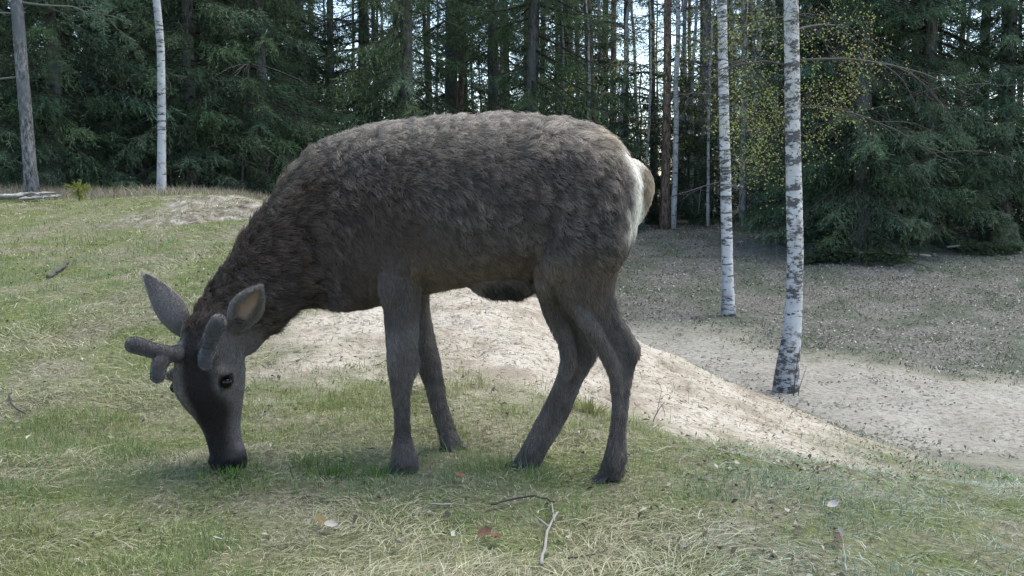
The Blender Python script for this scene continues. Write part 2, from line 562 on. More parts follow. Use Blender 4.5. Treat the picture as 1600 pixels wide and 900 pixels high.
TAIL = [(988, 248, 992, 276, M(990), .025), (1000, 255, 1000, 285, M(1000), .036), (1014, 268, 1004, 300, M(1004), .038), (1020, 288, 1000, 318, M(1004), .036), (1017, 312, 994, 332, M(1004), .03), (1008, 332, 992, 346, M(1004), .02), (1000, 345, 994, 350, M(1004), .008)]

# head: its own frame, the face turned well round towards the watcher
HN = np.array([-0.40, -0.915, 0.05])
HA = unit(P(359, 725, 3.56) - P(331, 510, 3.60))
HN = unit(HN - HA * (HN @ HA))
HL = np.cross(HN, HA)
if HL[0] < 0:
    HL = -HL
HEAD = [(486, 338, .04, .045), (500, 336, .085, .078), (518, 333, .105, .096), (550, 329, .122, .108), (585, 329, .126, .114), (606, 330, .124, .110), (628, 335, .108, .092), (648, 342, .088, .071), (668, 347, .072, .056), (690, 352, .063, .052), (708, 357, .061, .058), (724, 360, .056, .057), (736, 361, .044, .048), (743, 361, .02, .024)]
def head_c(py):
    h = np.array(HEAD)
    return P(np.interp(py, h[:, 0], h[:, 1]), py, np.interp(py, [486, 743], [3.605, 3.57]))
def head_pt(py, l, n):
    return head_c(py) + HL * l + HN * n

def head_loft():
    S = resample(np.array(HEAD), 4)
    th = np.linspace(0, 2 * np.pi, 32, endpoint=False)
    rings = []
    for y, x, rn, rl in S:
        c = head_c(y)
        ct, st = np.cos(th), np.sin(th)
        lat = st * (1 + 0.10 * ct - 0.12 * (ct < -0.2) * (-ct - 0.2))
        nn = np.where(ct > 0, ct * 0.9, ct)
        rings.append(c + HN * (rn * nn)[:, None] + HL * (rl * lat)[:, None])
    return cap_loft(np.array(rings))

body_bag = Bag()
for part in (loft(TORSO, egg=-0.12, sides=36), loft(NF), loft(FF), loft(NH), loft(FH), loft(TAIL, k=6), head_loft()):
    body_bag.add(*part)
S_ = 1 / 470.0
for c, r, rot in (((612, 345, 3.565), (62, .07, 95), 0.25), ((640, 398, 3.56), (30, .05, 34), 0), ((925, 330, 3.47), (66, .075, 92), -0.2), ((868, 410, 3.50), (30, .06, 60), 0.2), ((787, 446, 3.60), (54, .06, 17), 0.05), ((540, 455, 3.70), (42, .09, 30), 0.1)):
    body_bag.add(*blob(P(*c), (r[0] * S_, r[1], r[2] * S_), rot=rot))
# muscles, joints and sinews that stand out under the coat
def sinew(pts, r):
    q = np.array([np.append(P(a, b, d), rr) for (a, b, d), rr in zip(pts, r)])
    q = resample(q, 5)
    body_bag.add(*tube(q[:, :3], q[:, 3], 14))
sinew([(618, 520, 3.535), (622, 560, 3.525), (622, 590, 3.53), (625, 640, 3.545), (626, 690, 3.545), (627, 725, 3.54)], [.022, .026, .021, .014, .015, .02])          # near fore: carpus and cannon bone
sinew([(645, 545, 3.565), (646, 570, 3.56), (637, 605, 3.56), (635, 650, 3.56), (637, 690, 3.56), (645, 718, 3.56)], [.014, .018, .012, .0095, .012, .017])      # near fore: sinew behind
sinew([(662, 520, 3.80), (668, 556, 3.79), (674, 585, 3.795), (684, 630, 3.80), (696, 672, 3.80), (706, 705, 3.80)], [.02, .026, .02, .015, .015, .02])
sinew([(676, 560, 3.81), (684, 585, 3.81), (693, 630, 3.81), (704, 672, 3.81), (716, 700, 3.81)], [.014, .012, .01, .011, .015])
sinew([(880, 425, 3.47), (902, 475, 3.445), (928, 520, 3.44), (950, 556, 3.45), (962, 590, 3.455), (965, 640, 3.46), (960, 690, 3.46), (958, 730, 3.455)], [.02, .028, .024, .024, .02, .0145, .0145, .02])   # near hind: shin, hock, cannon
sinew([(925, 400, 3.47), (948, 452, 3.46), (964, 495, 3.455), (984, 530, 3.46), (991, 548, 3.46), (984, 580, 3.465), (977, 630, 3.465), (972, 680, 3.465), (972, 718, 3.465)], [.02, .018, .013, .014, .018, .011, .0095, .011, .016])  # near hind: Achilles sinew and hock point
sinew([(858, 430, 3.63), (864, 475, 3.61), (880, 520, 3.605), (888, 560, 3.60), (880, 592, 3.60), (860, 635, 3.60), (838, 680, 3.595), (822, 712, 3.595)], [.02, .025, .022, .024, .02, .0145, .0145, .02])
sinew([(895, 425, 3.62), (902, 470, 3.61), (908, 510, 3.61), (926, 545, 3.61), (912, 580, 3.61), (888, 628, 3.605), (865, 670, 3.60), (845, 704, 3.60)], [.015, .016, .012, .017, .011, .0095, .01, .015])
for c, r, rot in (((606, 300, 3.55), (34, .055, 80), .35), ((638, 394, 3.535), (36, .05, 44), -.2), ((618, 440, 3.54), (26, .04, 50), .1), 
                  ((905, 300, 3.42), (52, .06, 70), -.3), ((950, 350, 3.40), (32, .06, 70), -.05), ((880, 395, 3.42), (26, .05, 46), .35), ((560, 285, 3.62), (36, .07, 70), .55)):
    body_bag.add(*blob(P(*c), (r[0] * S_, r[1], r[2] * S_), rot=rot))
for sgn in (-1, 1):
    body_bag.add(*blob(head_pt(580, sgn * .092, .055), (.034, .034, .018)))           # brow
    body_bag.add(*blob(head_pt(622, sgn * .066, .01), (.03, .045, .04)))              # cheek
    body_bag.add(*blob(head_pt(545, sgn * .052, .085), (.036, .036, .03)))           # antler pedicle
    body_bag.add(*blob(head_pt(515, sgn * .085, .0), (.035, .035, .03)))             # ear root
    body_bag.add(*blob(head_pt(716, sgn * .03, .034), (.024, .026, .02)))            # nostril rim
raw = body_bag.mesh('raw', None)
tmp = obj('raw', raw)
md = tmp.modifiers.new('r', 'REMESH')
md.mode = 'VOXEL'
md.voxel_size = 0.0065
ms = tmp.modifiers.new('s', 'SMOOTH')
ms.iterations = 6
ms.factor = 0.5
body_me = bpy.data.meshes.new_from_object(tmp.evaluated_get(bpy.context.evaluated_depsgraph_get()))
bpy.data.objects.remove(tmp)
body_me.name = 'body'
body_me.polygons.foreach_set('use_smooth', np.ones(len(body_me.polygons), bool))

def coat(p, nrm):
    """Coat colour, fur length and lie of the hair at body points p."""
    px, py = proj(p)
    n = len(p)
    rel = p - head_c(510)
    th = rel @ HA
    dist = np.linalg.norm(rel - th[:, None] * HA, axis=1)
    wh = smooth(-.02, .05, th) * smooth(.19, .14, dist) * (px < 420)
    py_n = np.interp(px, [300, 395, 455, 520, 560], [0, 0, 0, 0, 1])
    wneck = (1 - smooth(470, 545, px)) * (1 - wh)
    wleg = smooth(375, 500, py) * (px > 575) * (1 - wh)
    wt = np.clip(1 - wh - wneck - wleg, 0, 1)
    pick = lambda t, k, h, l: wt[:, None] * np.asarray(t) + wneck[:, None] * np.asarray(k) + wh[:, None] * np.asarray(h) + wleg[:, None] * np.asarray(l)
    low = smooth(230, 450, py)[:, None]
    tdir = np.array([1.0, 0, -.25]) * (1 - low) + np.array([.62, 0, -.8]) * low
    rumpw = smooth(930, 1010, px)[:, None]
    tdir = tdir * (1 - rumpw) + np.array([.25, 0, -1.0]) * rumpw
    d = pick(tdir, (.86, 0, .30), -HA, (0.1, 0, -1))
    lowm = low[:, 0]
    up = smooth(0.25, 0.95, nrm[:, 2])
    patch = noise(p, 5, 91, 2)
    t_len = .032 + .004 * up - .014 * smooth(270, 450, py)
    t_len = t_len - .006 * smooth(95, 55, np.hypot(px - 625, (py - 390) * .8))
    ln = wt * t_len + wneck * .040 + wh * .011 + wleg * .017
    ln = ln * (0.8 + 0.4 * patch)
    tuft = smooth(55, 25, np.hypot((px - 785), (py - 462) * 2.2))
    ln = ln + tuft * .014
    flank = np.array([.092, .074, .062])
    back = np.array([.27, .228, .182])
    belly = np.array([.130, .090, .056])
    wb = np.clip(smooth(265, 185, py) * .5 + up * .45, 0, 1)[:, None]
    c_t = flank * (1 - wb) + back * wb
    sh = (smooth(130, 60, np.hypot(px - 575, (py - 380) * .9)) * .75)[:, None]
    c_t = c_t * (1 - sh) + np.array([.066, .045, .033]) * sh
    bl = smooth(380, 440, py)[:, None] * (px > 640)[:, None]
    c_t = c_t * (1 - bl) + belly * bl
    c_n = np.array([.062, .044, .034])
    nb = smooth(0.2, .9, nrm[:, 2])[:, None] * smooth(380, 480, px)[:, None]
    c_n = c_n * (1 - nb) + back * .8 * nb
    fn = (rel @ HN)
    fl = np.abs(rel @ HL)
    mid = smooth(.078, .030, fl + .02 * (noise(p, 28, 97) - .5)) * smooth(.0, .05, fn)
    c_h = np.array([.150, .128, .114]) * (1 - mid[:, None]) + np.array([.020, .016, .0145]) * mid[:, None]
    muz = smooth(.40, .455, th)[:, None]
    c_h = c_h * (1 - muz) + np.array([.016, .015, .015]) * muz
    for sg in (-1, 1):
        ed = np.linalg.norm(p - head_pt(598, sg * .106, .052), axis=1)
        ring = smooth(.058, .036, ed)[:, None] * .3
        c_h = c_h * (1 - ring) + np.array([.20, .178, .16]) * ring
        q0, q1 = head_pt(604, sg * .104, .066), head_pt(628, sg * .082, .082)
        tt = np.clip(((p - q0) @ (q1 - q0)) / ((q1 - q0) @ (q1 - q0)), 0, 1)
        tear = smooth(.014, .005, np.linalg.norm(p - q0 - tt[:, None] * (q1 - q0), axis=1))[:, None]
        tear = np.maximum(tear, smooth(.032, .024, ed)[:, None])
        c_h = c_h * (1 - tear) + np.array([.014, .012, .011]) * tear
    c_l = np.array([.118, .097, .083]) * (1 + 1.1 * (noise(p, 13, 98, 3) - .5))[:, None] * (1 - .35 * smooth(690, 735, py))[:, None]
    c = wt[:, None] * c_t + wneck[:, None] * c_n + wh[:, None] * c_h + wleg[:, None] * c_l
    # pale rump patch and tail
    edge_x = np.interp(py, [195, 225, 260, 300, 345, 400], [948, 960, 981, 990, 983, 973])
    rp = smooth(-10, 10, px - edge_x + 14 * (noise(p, 30, 95) - .5)) * smooth(395, 350, py)
    tan = smooth(-75, 0, px - edge_x) * smooth(290, 215, py) * .75
    c = c * (1 - tan[:, None]) + np.array([.30, .245, .175]) * tan[:, None]
    c = c * (1 - rp[:, None]) + np.array([.70, .64, .54]) * rp[:, None]
    tailw = smooth(1000, 1008, px + 6 * (noise(p, 40, 96) - .5)) * (py > 245)
    c = c * (1 - tailw[:, None]) + np.array([.33, .26, .18]) * tailw[:, None]
    ln = np.where(px > 965, np.minimum(ln, .016), ln)
    c = c * (1 - .75 * tuft[:, None])
    return c, ln, d, wh, wleg

nv = len(body_me.vertices)
bv = np.empty(nv * 3, np.float32)
body_me.vertices.foreach_get('co', bv)
bv = bv.reshape(-1, 3).astype(float)
bn = np.empty(nv * 3, np.float32)
body_me.vertex_normals.foreach_get('vector', bn)
bn = bn.reshape(-1, 3).astype(float)
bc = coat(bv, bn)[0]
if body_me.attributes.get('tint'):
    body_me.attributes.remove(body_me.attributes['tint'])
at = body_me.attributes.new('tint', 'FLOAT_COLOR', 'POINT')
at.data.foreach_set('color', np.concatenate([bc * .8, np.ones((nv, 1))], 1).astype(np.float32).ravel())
skin_mat = tint_mat('coat_skin', 0.8, 0, 0.15)
body_me.materials.append(skin_mat)

DEER = empty('deer', (float(P(800, 745, 3.65)[0]), 3.65, 0.0))
DEER_M = Matrix.Translation(-DEER.location)
def deer_part(name, me):
    me.transform(DEER_M)
    return obj(name, me, DEER)
tag(DEER, 'dark brown young stag with velvet antlers grazing head down on the knoll', 'deer')

# ---- fur
def fur_from(me_v, tris, count, clump_r, lens=None, seed=1, fixed=None):
    r = np.random.default_rng(seed)
    a, b, c = me_v[tris[:, 0]], me_v[tris[:, 1]], me_v[tris[:, 2]]
    cr = np.cross(b - a, c - a)
    ar = np.linalg.norm(cr, axis=1)
    ti = r.choice(len(tris), count, p=ar / ar.sum())
    u, v = r.random(count), r.random(count)
    f = u + v > 1
    u[f], v[f] = 1 - u[f], 1 - v[f]
    root = a[ti] + (b[ti] - a[ti]) * u[:, None] + (c[ti] - a[ti]) * v[:, None]
    nrm = unit(cr[ti])
    return root, nrm

def tri_of(me):
    me.calc_loop_triangles()
    t = np.empty(len(me.loop_triangles) * 3, np.int32)
    me.loop_triangles.foreach_get('vertices', t)
    return t.reshape(-1, 3)

root, nrm = fur_from(bv, tri_of(body_me), 330000, .02)
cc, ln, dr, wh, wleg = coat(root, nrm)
keep = (proj(root)[1] < 742) & (np.linalg.norm(root - head_pt(598, .106, .052), axis=1) > .024) & (np.linalg.norm(root - head_pt(598, -.106, .052), axis=1) > .024)
# long-haired parts need fewer strands than the short coat of legs and face
keep &= rng.random(len(root)) < np.where(ln > .02, 0.9, 1.0)
root, nrm, cc, ln, dr, wh, wleg = [a[keep] for a in (root, nrm, cc, ln, dr, wh, wleg)]
N = len(root)
wav = np.stack([noise(root, 9, 61, 3), noise(root, 9, 62, 3), noise(root, 9, 63, 3)], -1) - .5
longw = smooth(.009, .027, ln)[:, None]
dr = dr + wav * (0.4 + 1.5 * longw) + rng.normal(0, .12, (N, 3)) * longw
dr = unit(dr - nrm * np.sum(dr * nrm, 1, keepdims=True))
wrp = root + .022 * (np.stack([noise(root, 7, 64, 2), noise(root, 7, 65, 2), noise(root, 7, 66, 2)], -1) - .5)
rip = smooth(.22, .78, noise(wrp * np.array([1.5, .8, 1.15]), 31, 71, 2))
lift = (.10 + .5 * rip * longw[:, 0]) + rng.normal(0, .09, N) * (.3 + longw[:, 0])
dirv = unit(dr + nrm * lift[:, None])

ln = ln * rng.uniform(.55, 1.25, N) ** 1.0
# tufts: neighbouring hairs gather to a common tip
sw = np.clip(noise(root, 9, 74, 2) - .2, .03, 1) ** 2.5
seeds = rng.choice(N, 7000, replace=False, p=sw / sw.sum())
KS = np.array([.6, 1.0, 1.0])
kd = kdtree.KDTree(len(seeds))
for i, s in enumerate(seeds):
    kd.insert(Vector(root[s] * KS), i)
kd.balance()
near = np.fromiter((kd.find(q)[1] for q in (root * KS).tolist()), np.int64, N)
near = seeds[near]
tip = root + dirv * ln[:, None]
ctip = root[near] + dirv[near] * (ln[near] * 1.15)[:, None]
pull = (.70 * longw[:, 0] * rng.uniform(.1, 1, N))[:, None]
tip2 = tip * (1 - pull) + ctip * pull
tip2 = tip2 + rng.normal(0, .004, (N, 3)) * longw
mid1 = root + dirv * (ln * .4)[:, None] + nrm * (ln * .10)[:, None]
mid2 = mid1 * .45 + tip2 * .55 + nrm * (ln * .05)[:, None]
droop = np.zeros((N, 3))
droop[:, 2] = -ln * .10
strand = np.stack([root - nrm * .002, mid1, mid2, tip2 + droop], 1)
cdist = np.linalg.norm(tip2 - ctip, axis=1)[:, None]
tone = (.82 + .36 * rng.random(N)[near])[:, None] * rng.uniform(.55, 1.45, (N, 1)) * (.64 + .72 * rip)[:, None]
tone = tone * longw + rng.uniform(.4, 1.65, (N, 1)) * (.75 + .5 * noise(root * np.array([1, 1, .5]), 60, 73, 2))[:, None] * (1 - longw)
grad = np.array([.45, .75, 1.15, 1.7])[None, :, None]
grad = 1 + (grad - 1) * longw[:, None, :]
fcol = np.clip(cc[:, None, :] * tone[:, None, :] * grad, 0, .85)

def hair(name, strands, cols, r0, mat, parent):
    n, k, _ = strands.shape
    c = bpy.data.hair_curves.new(name)
    c.add_curves([k] * n)
    c.attributes['position'].data.foreach_set('vector', strands.astype(np.float32).ravel())
    ra = c.attributes.new('radius', 'FLOAT', 'POINT')
    ra.data.foreach_set('value', (np.broadcast_to(np.asarray(r0).reshape(-1, 1), (n, 1)) * np.linspace(1, .25, k)[None]).astype(np.float32).ravel())
    ca = c.attributes.new('tint', 'FLOAT_COLOR', 'POINT')
    ca.data.foreach_set('color', np.concatenate([cols, np.ones((n, k, 1))], 2).astype(np.float32).ravel())
    c.materials.append(mat)
    return obj(name, c, parent)
fur_mat = tint_mat('fur', 0.55, 0, 0.35)
off = np.array(DEER.location)
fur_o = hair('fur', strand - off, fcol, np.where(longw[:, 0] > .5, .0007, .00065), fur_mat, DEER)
tag(fur_o, kind='stuff')
deer_part('body', body_me)

# ---- antlers in velvet
velvet = tint_mat('velvet', 0.9, 0, 0.1, .25, 60)
velvet.node_tree.nodes['Principled BSDF'].inputs['Sheen Weight'].default_value = 0.6
velvet.node_tree.nodes['Principled BSDF'].inputs['Sheen Roughness'].default_value = 0.5
def rounded(path, rad):
    S = resample(np.concatenate([np.asarray(path, float), np.asarray(rad, float)[:, None]], 1), 6)
    p, r = S[:, :3], S[:, 3]
    d = unit(p[-1:] - p[-2:-1])
    ext = [(p[-1] + d[0] * r[-1] * s, r[-1] * math.sqrt(max(0, 1 - s * s))) for s in (.3, .55, .75, .9, .98)]
    return np.concatenate([p, [e[0] for e in ext]]), np.concatenate([r, [e[1] for e in ext]])
def antler(name, beam, tine, label):
    bag = Bag()
    for path, rad in (beam, tine):
        p, r = rounded(path, rad)
        bag.tube(p, r, 18, 0.035, 5, (.075, .066, .062))
    me = bag.mesh(name, None)
    t = obj('tmp', me)
    m = t.modifiers.new('r', 'REMESH')
    m.mode = 'VOXEL'
    m.voxel_size = .003
    s = t.modifiers.new('s', 'SMOOTH')
    s.iterations = 6
    me2 = bpy.data.meshes.new_from_object(t.evaluated_get(bpy.context.evaluated_depsgraph_get()))
    bpy.data.objects.remove(t)
    n = len(me2.vertices)
    if me2.attributes.get('tint'):
        me2.attributes.remove(me2.attributes['tint'])
    a = me2.attributes.new('tint', 'FLOAT_COLOR', 'POINT')
    a.data.foreach_set('color', np.tile(np.array([.045, .040, .039, 1], np.float32), n))
    me2.polygons.foreach_set('use_smooth', np.ones(len(me2.polygons), bool))
    me2.materials.append(velvet)
    v = np.empty(n * 3, np.float32)
    me2.vertices.foreach_get('co', v)
    v = v.reshape(-1, 3).astype(float)
    rt, nr = fur_from(v, tri_of(me2), 9000, 0, seed=3)
    d = unit(nr + rng.normal(0, .5, nr.shape))
    L = .004
    st = np.stack([rt, rt + d * L * .5, rt + d * L], 1)
    o = deer_part(name, me2)
    h = hair('velvet_hair', st - off, np.full((len(rt), 3, 3), .055) * np.array([1, .95, .95]), .0005, fur_mat, o)
    tag(h, kind='stuff')
    return o
dq = 3.52
antler('antler', ([head_pt(545, -.055, .07), P(268, 553, dq - .04), P(244, 549, dq - .06), P(220, 542, dq - .07), P(209, 539, dq - .075)], [.027, .0245, .0235, .025, .0255]),
       ([P(262, 552, dq - .04), P(250, 568, dq - .075), P(246, 588, dq - .09)], [.026, .024, .021]), '')
antler('antler', ([head_pt(545, .055, .07), P(330, 551, dq - .08), P(327, 535, dq - .13), P(334, 516, dq - .16), P(341, 503, dq - .175)], [.027, .0245, .0235, .025, .0255]),
       ([P(328, 545, dq - .10), P(322, 556, dq - .14), P(321, 568, dq - .15)], [.026, .024, .021]), '')

# ---- ears
def ear(base, tip, width, open_dir, roll, inner):
    base, tip = np.asarray(base), np.asarray(tip)
    ax = tip - base
    L = np.linalg.norm(ax)
    ax = ax / L
    nn = unit(np.asarray(open_dir, float) - ax * (np.asarray(open_dir) @ ax))
    sd = np.cross(ax, nn)
    nu, nvv = 18, 13
    u = np.linspace(0, 1, nu)
    prof = np.interp(u, [0, .08, .2, .4, .55, .75, .9, 1], [.42, .5, .78, 1.0, .98, .72, .42, .12])
    v = np.linspace(-1, 1, nvv)
    V = []
    for thick in (0, 1):
        for i in range(nu):
            w = prof[i] * width
            ang = v * (1.35 - .55 * u[i])
            cup = (1 - np.cos(ang)) * w * .55
            x = np.sin(ang) / np.sin(1.35 - .55 * u[i]) * w
            p = base + ax * (L * u[i]) + sd[None] * x[:, None] + nn[None] * (cup - thick * (.007 * (1 - v ** 2 * .7) * (1.1 - u[i])))[:, None]
            p = p + nn * (-.02 * math.sin(u[i] * math.pi))
            V.append(p)
    V = np.concatenate(V)
    i = (np.arange(nu - 1) * nvv)[:, None]
    j = np.arange(nvv - 1)[None]
    Q = np.stack([i + j, i + j + 1, i + nvv + j + 1, i + nvv + j], -1).reshape(-1, 4)
    m = nu * nvv
    edge = []
    for k in range(nu - 1):
        edge += [(k * nvv, (k + 1) * nvv, (k + 1) * nvv + m, k * nvv + m), (k * nvv + nvv - 1, k * nvv + nvv - 1 + m, (k + 1) * nvv + nvv - 1 + m, (k + 1) * nvv + nvv - 1)]
    for k in range(nvv - 1):
        edge += [((nu - 1) * nvv + k, (nu - 1) * nvv + k + 1, (nu - 1) * nvv + k + 1 + m, (nu - 1) * nvv + k + m)]
    cols = np.concatenate([np.tile([.30, .21, .16], (m, 1)), np.tile([.12, .11, .105], (m, 1))])
    vv = np.tile(v, nu)
    rim = np.abs(vv) > .9
    cols[:m][rim] = (.03, .026, .024)
    me = mesh_np('ear', V, np.concatenate([Q, Q[:, ::-1] + m, np.array(edge)]), skin_mat, cols, True)
    # inner hairs and short outer coat
    k = 5200
    uu, v2 = rng.random(k) ** .8, rng.uniform(-1, 1, k)
    ii = np.clip((uu * (nu - 1)).astype(int), 0, nu - 2)
    jj = np.clip(((v2 + 1) / 2 * (nvv - 1)).astype(int), 0, nvv - 2)
    fu, fv = rng.random(k)[:, None], rng.random(k)[:, None]
    def sp(o):
        a, b, c, d = V[o + ii * nvv + jj], V[o + ii * nvv + jj + 1], V[o + (ii + 1) * nvv + jj], V[o + (ii + 1) * nvv + jj + 1]
        return (a * (1 - fv) + b * fv) * (1 - fu) + (c * (1 - fv) + d * fv) * fu
    out, inn = sp(m), sp(0)
    d1 = unit(ax * 1.0 - nn * .35 + rng.normal(0, .2, (k, 3)))
    st1 = np.stack([out, out + d1 * .002, out + d1 * .004], 1)[np.abs(v2) < .86]
    c1 = np.full((k, 3, 3), 1.0) * np.array([.13, .12, .118]) * rng.uniform(.6, 1.4, (k, 1, 1))
    c1 = c1[np.abs(v2) < .86]
    ki = np.abs(v2) > .45
    d2 = unit(ax * .6 + nn * .5 - sd * np.sign(v2)[:, None] * .5 + rng.normal(0, .25, (k, 3)))[ki]
    st2 = np.stack([inn[ki], inn[ki] + d2 * .011, inn[ki] + d2 * .022], 1)
    c2 = np.full((ki.sum(), 3, 3), 1.0) * np.array([.3, .27, .235]) * rng.uniform(.5, 1.2, (ki.sum(), 1, 1))
    o = deer_part('ear', me)
    h = hair('ear_hair', np.concatenate([st1, st2]) - off, np.concatenate([c1, c2]), .0006, fur_mat, o)
    tag(h, kind='stuff')
    return o
ear(head_pt(524, -.088, .0), P(227, 430, 3.56), .052, (-.75, .55, .25), 0, False)
ear(head_pt(520, .080, .0), P(408, 447, 3.44), .056, (.1, -.95, -.25), 0, True)

# ---- eyes
eye_m, n_, l_, b_ = new_mat('eye')
b_.inputs['Base Color'].default_value = rgb((.006, .004, .003))
b_.inputs['Roughness'].default_value = .05
b_.inputs['Specular IOR Level'].default_value = .22
for sgn in (1, -1):
    V, Q, T = blob(head_pt(598, sgn * .105, .052), (.0185, .0185, .018))
    deer_part('eye', mesh_np('eye', V, [Q, T], eye_m, None, True))
nose_m, n_, l_, b_ = new_mat('nose_leather')
b_.inputs['Base Color'].default_value = rgb((.012, .011, .011))
b_.inputs['Roughness'].default_value = .38
for sgn in (1, -1):
    V, Q, T = blob(head_pt(722, sgn * .030, .047), (.011, .008, .014), rot=.3 * sgn)
    deer_part('nostril', mesh_np('nostril', V, [Q, T], nose_m, None, True))

# ---- cloven hooves with dewclaws
hoof_m = tint_mat('hoof_horn', .45, 0, .4, .3, 90)
def hoof(px0, py0, px1, py1, d):
    """From the coronet centre (px0, py0) to the toe (px1, py1)."""
    a, t = P(px0, py0, d), P(px1, py1, d)
    t[2] = hz(t[0], t[1]) - .004
    bag = Bag()
    for s in (-1, 1):
        heel = a + [.028, s * .016, 0]
        heel[2] = t[2] + .012
        path = np.array([a + [.004, s * .014, .012], a * .6 + t * .4 + [.006, s * .017, -.002], a * .25 + t * .75 + [0, s * .015, 0], t + [0, s * .006, .004]])
        rings = []
        for k, p in enumerate(path):
            w = [.018, .019, .016, .006][k]
            h = [.026, .026, .018, .005][k]
            th = np.linspace(0, 2 * np.pi, 14, endpoint=False)
            z = np.sin(th) * h
            q = np.stack([p[0] + np.abs(np.cos(th)) * 0 + z * .45, p[1] + np.cos(th) * w, np.maximum(p[2] + z, t[2])], -1)
            rings.append(q)
        V, Q, T = cap_loft(np.array(rings))
        bag.add(V, Q, T, (.02, .018, .017))
    o = deer_part('hoof', bag.mesh('hoof', hoof_m, True))
    for s in (-1, 1):
        c = a + np.array([.036, s * .014, .035])
        V, Q, T = blob(c, (.016, .008, .009), rot=.6)
        me = mesh_np('dewclaw', V, [Q, T], hoof_m, np.tile([.02, .018, .017], (len(V), 1)), True)
        deer_part('dewclaw', me).parent = o
    return o
hoof(628, 741, 606, 757, 3.56)
hoof(708, 713, 690, 727, 3.82)
hoof(947, 749, 924, 770, 3.475)
hoof(817, 730, 788, 744, 3.61)
# ------------------------------------------------------------------ trees
def bark_mat(name, dark, light, scale=(14, 14, 3), patch=None):
    m, n, l, b = new_mat(name)
    tc = n.new('ShaderNodeTexCoord')
    mp = n.new('ShaderNodeMapping')
    mp.inputs['Scale'].default_value = scale
    l.new(tc.outputs['Object'], mp.inputs[0])
    t = n.new('ShaderNodeTexNoise')
    t.inputs['Scale'].default_value = 1
    t.inputs['Detail'].default_value = 8
    t.inputs['Roughness'].default_value = .7
    l.new(mp.outputs[0], t.inputs['Vector'])
    r = ramp(n, [(.40, dark), (.62, light)])
    l.new(t.outputs['Fac'], r.inputs[0])
    c = r.outputs[0]
    if patch:
        t2 = n.new('ShaderNodeTexNoise')
        t2.inputs['Scale'].default_value = 1.7
        t2.inputs['Detail'].default_value = 5
        l.new(tc.outputs['Object'], t2.inputs['Vector'])
        r2 = ramp(n, [(.45, (0, 0, 0)), (.62, (1, 1, 1))])
        l.new(t2.outputs['Fac'], r2.inputs[0])
        mx = n.new('ShaderNodeMix')
        mx.data_type = 'RGBA'
        l.new(r2.outputs[0], mx.inputs['Factor'])
        l.new(c, mx.inputs['A'])
        mx.inputs['B'].default_value = rgb(patch)
        c = mx.outputs['Result']
    l.new(c, b.inputs['Base Color'])
    b.inputs['Roughness'].default_value = .9
    bp = n.new('ShaderNodeBump')
    bp.inputs['Strength'].default_value = .8
    bp.inputs['Distance'].default_value = .02
    l.new(t.outputs['Fac'], bp.inputs['Height'])
    l.new(bp.outputs[0], b.inputs['Normal'])
    return m

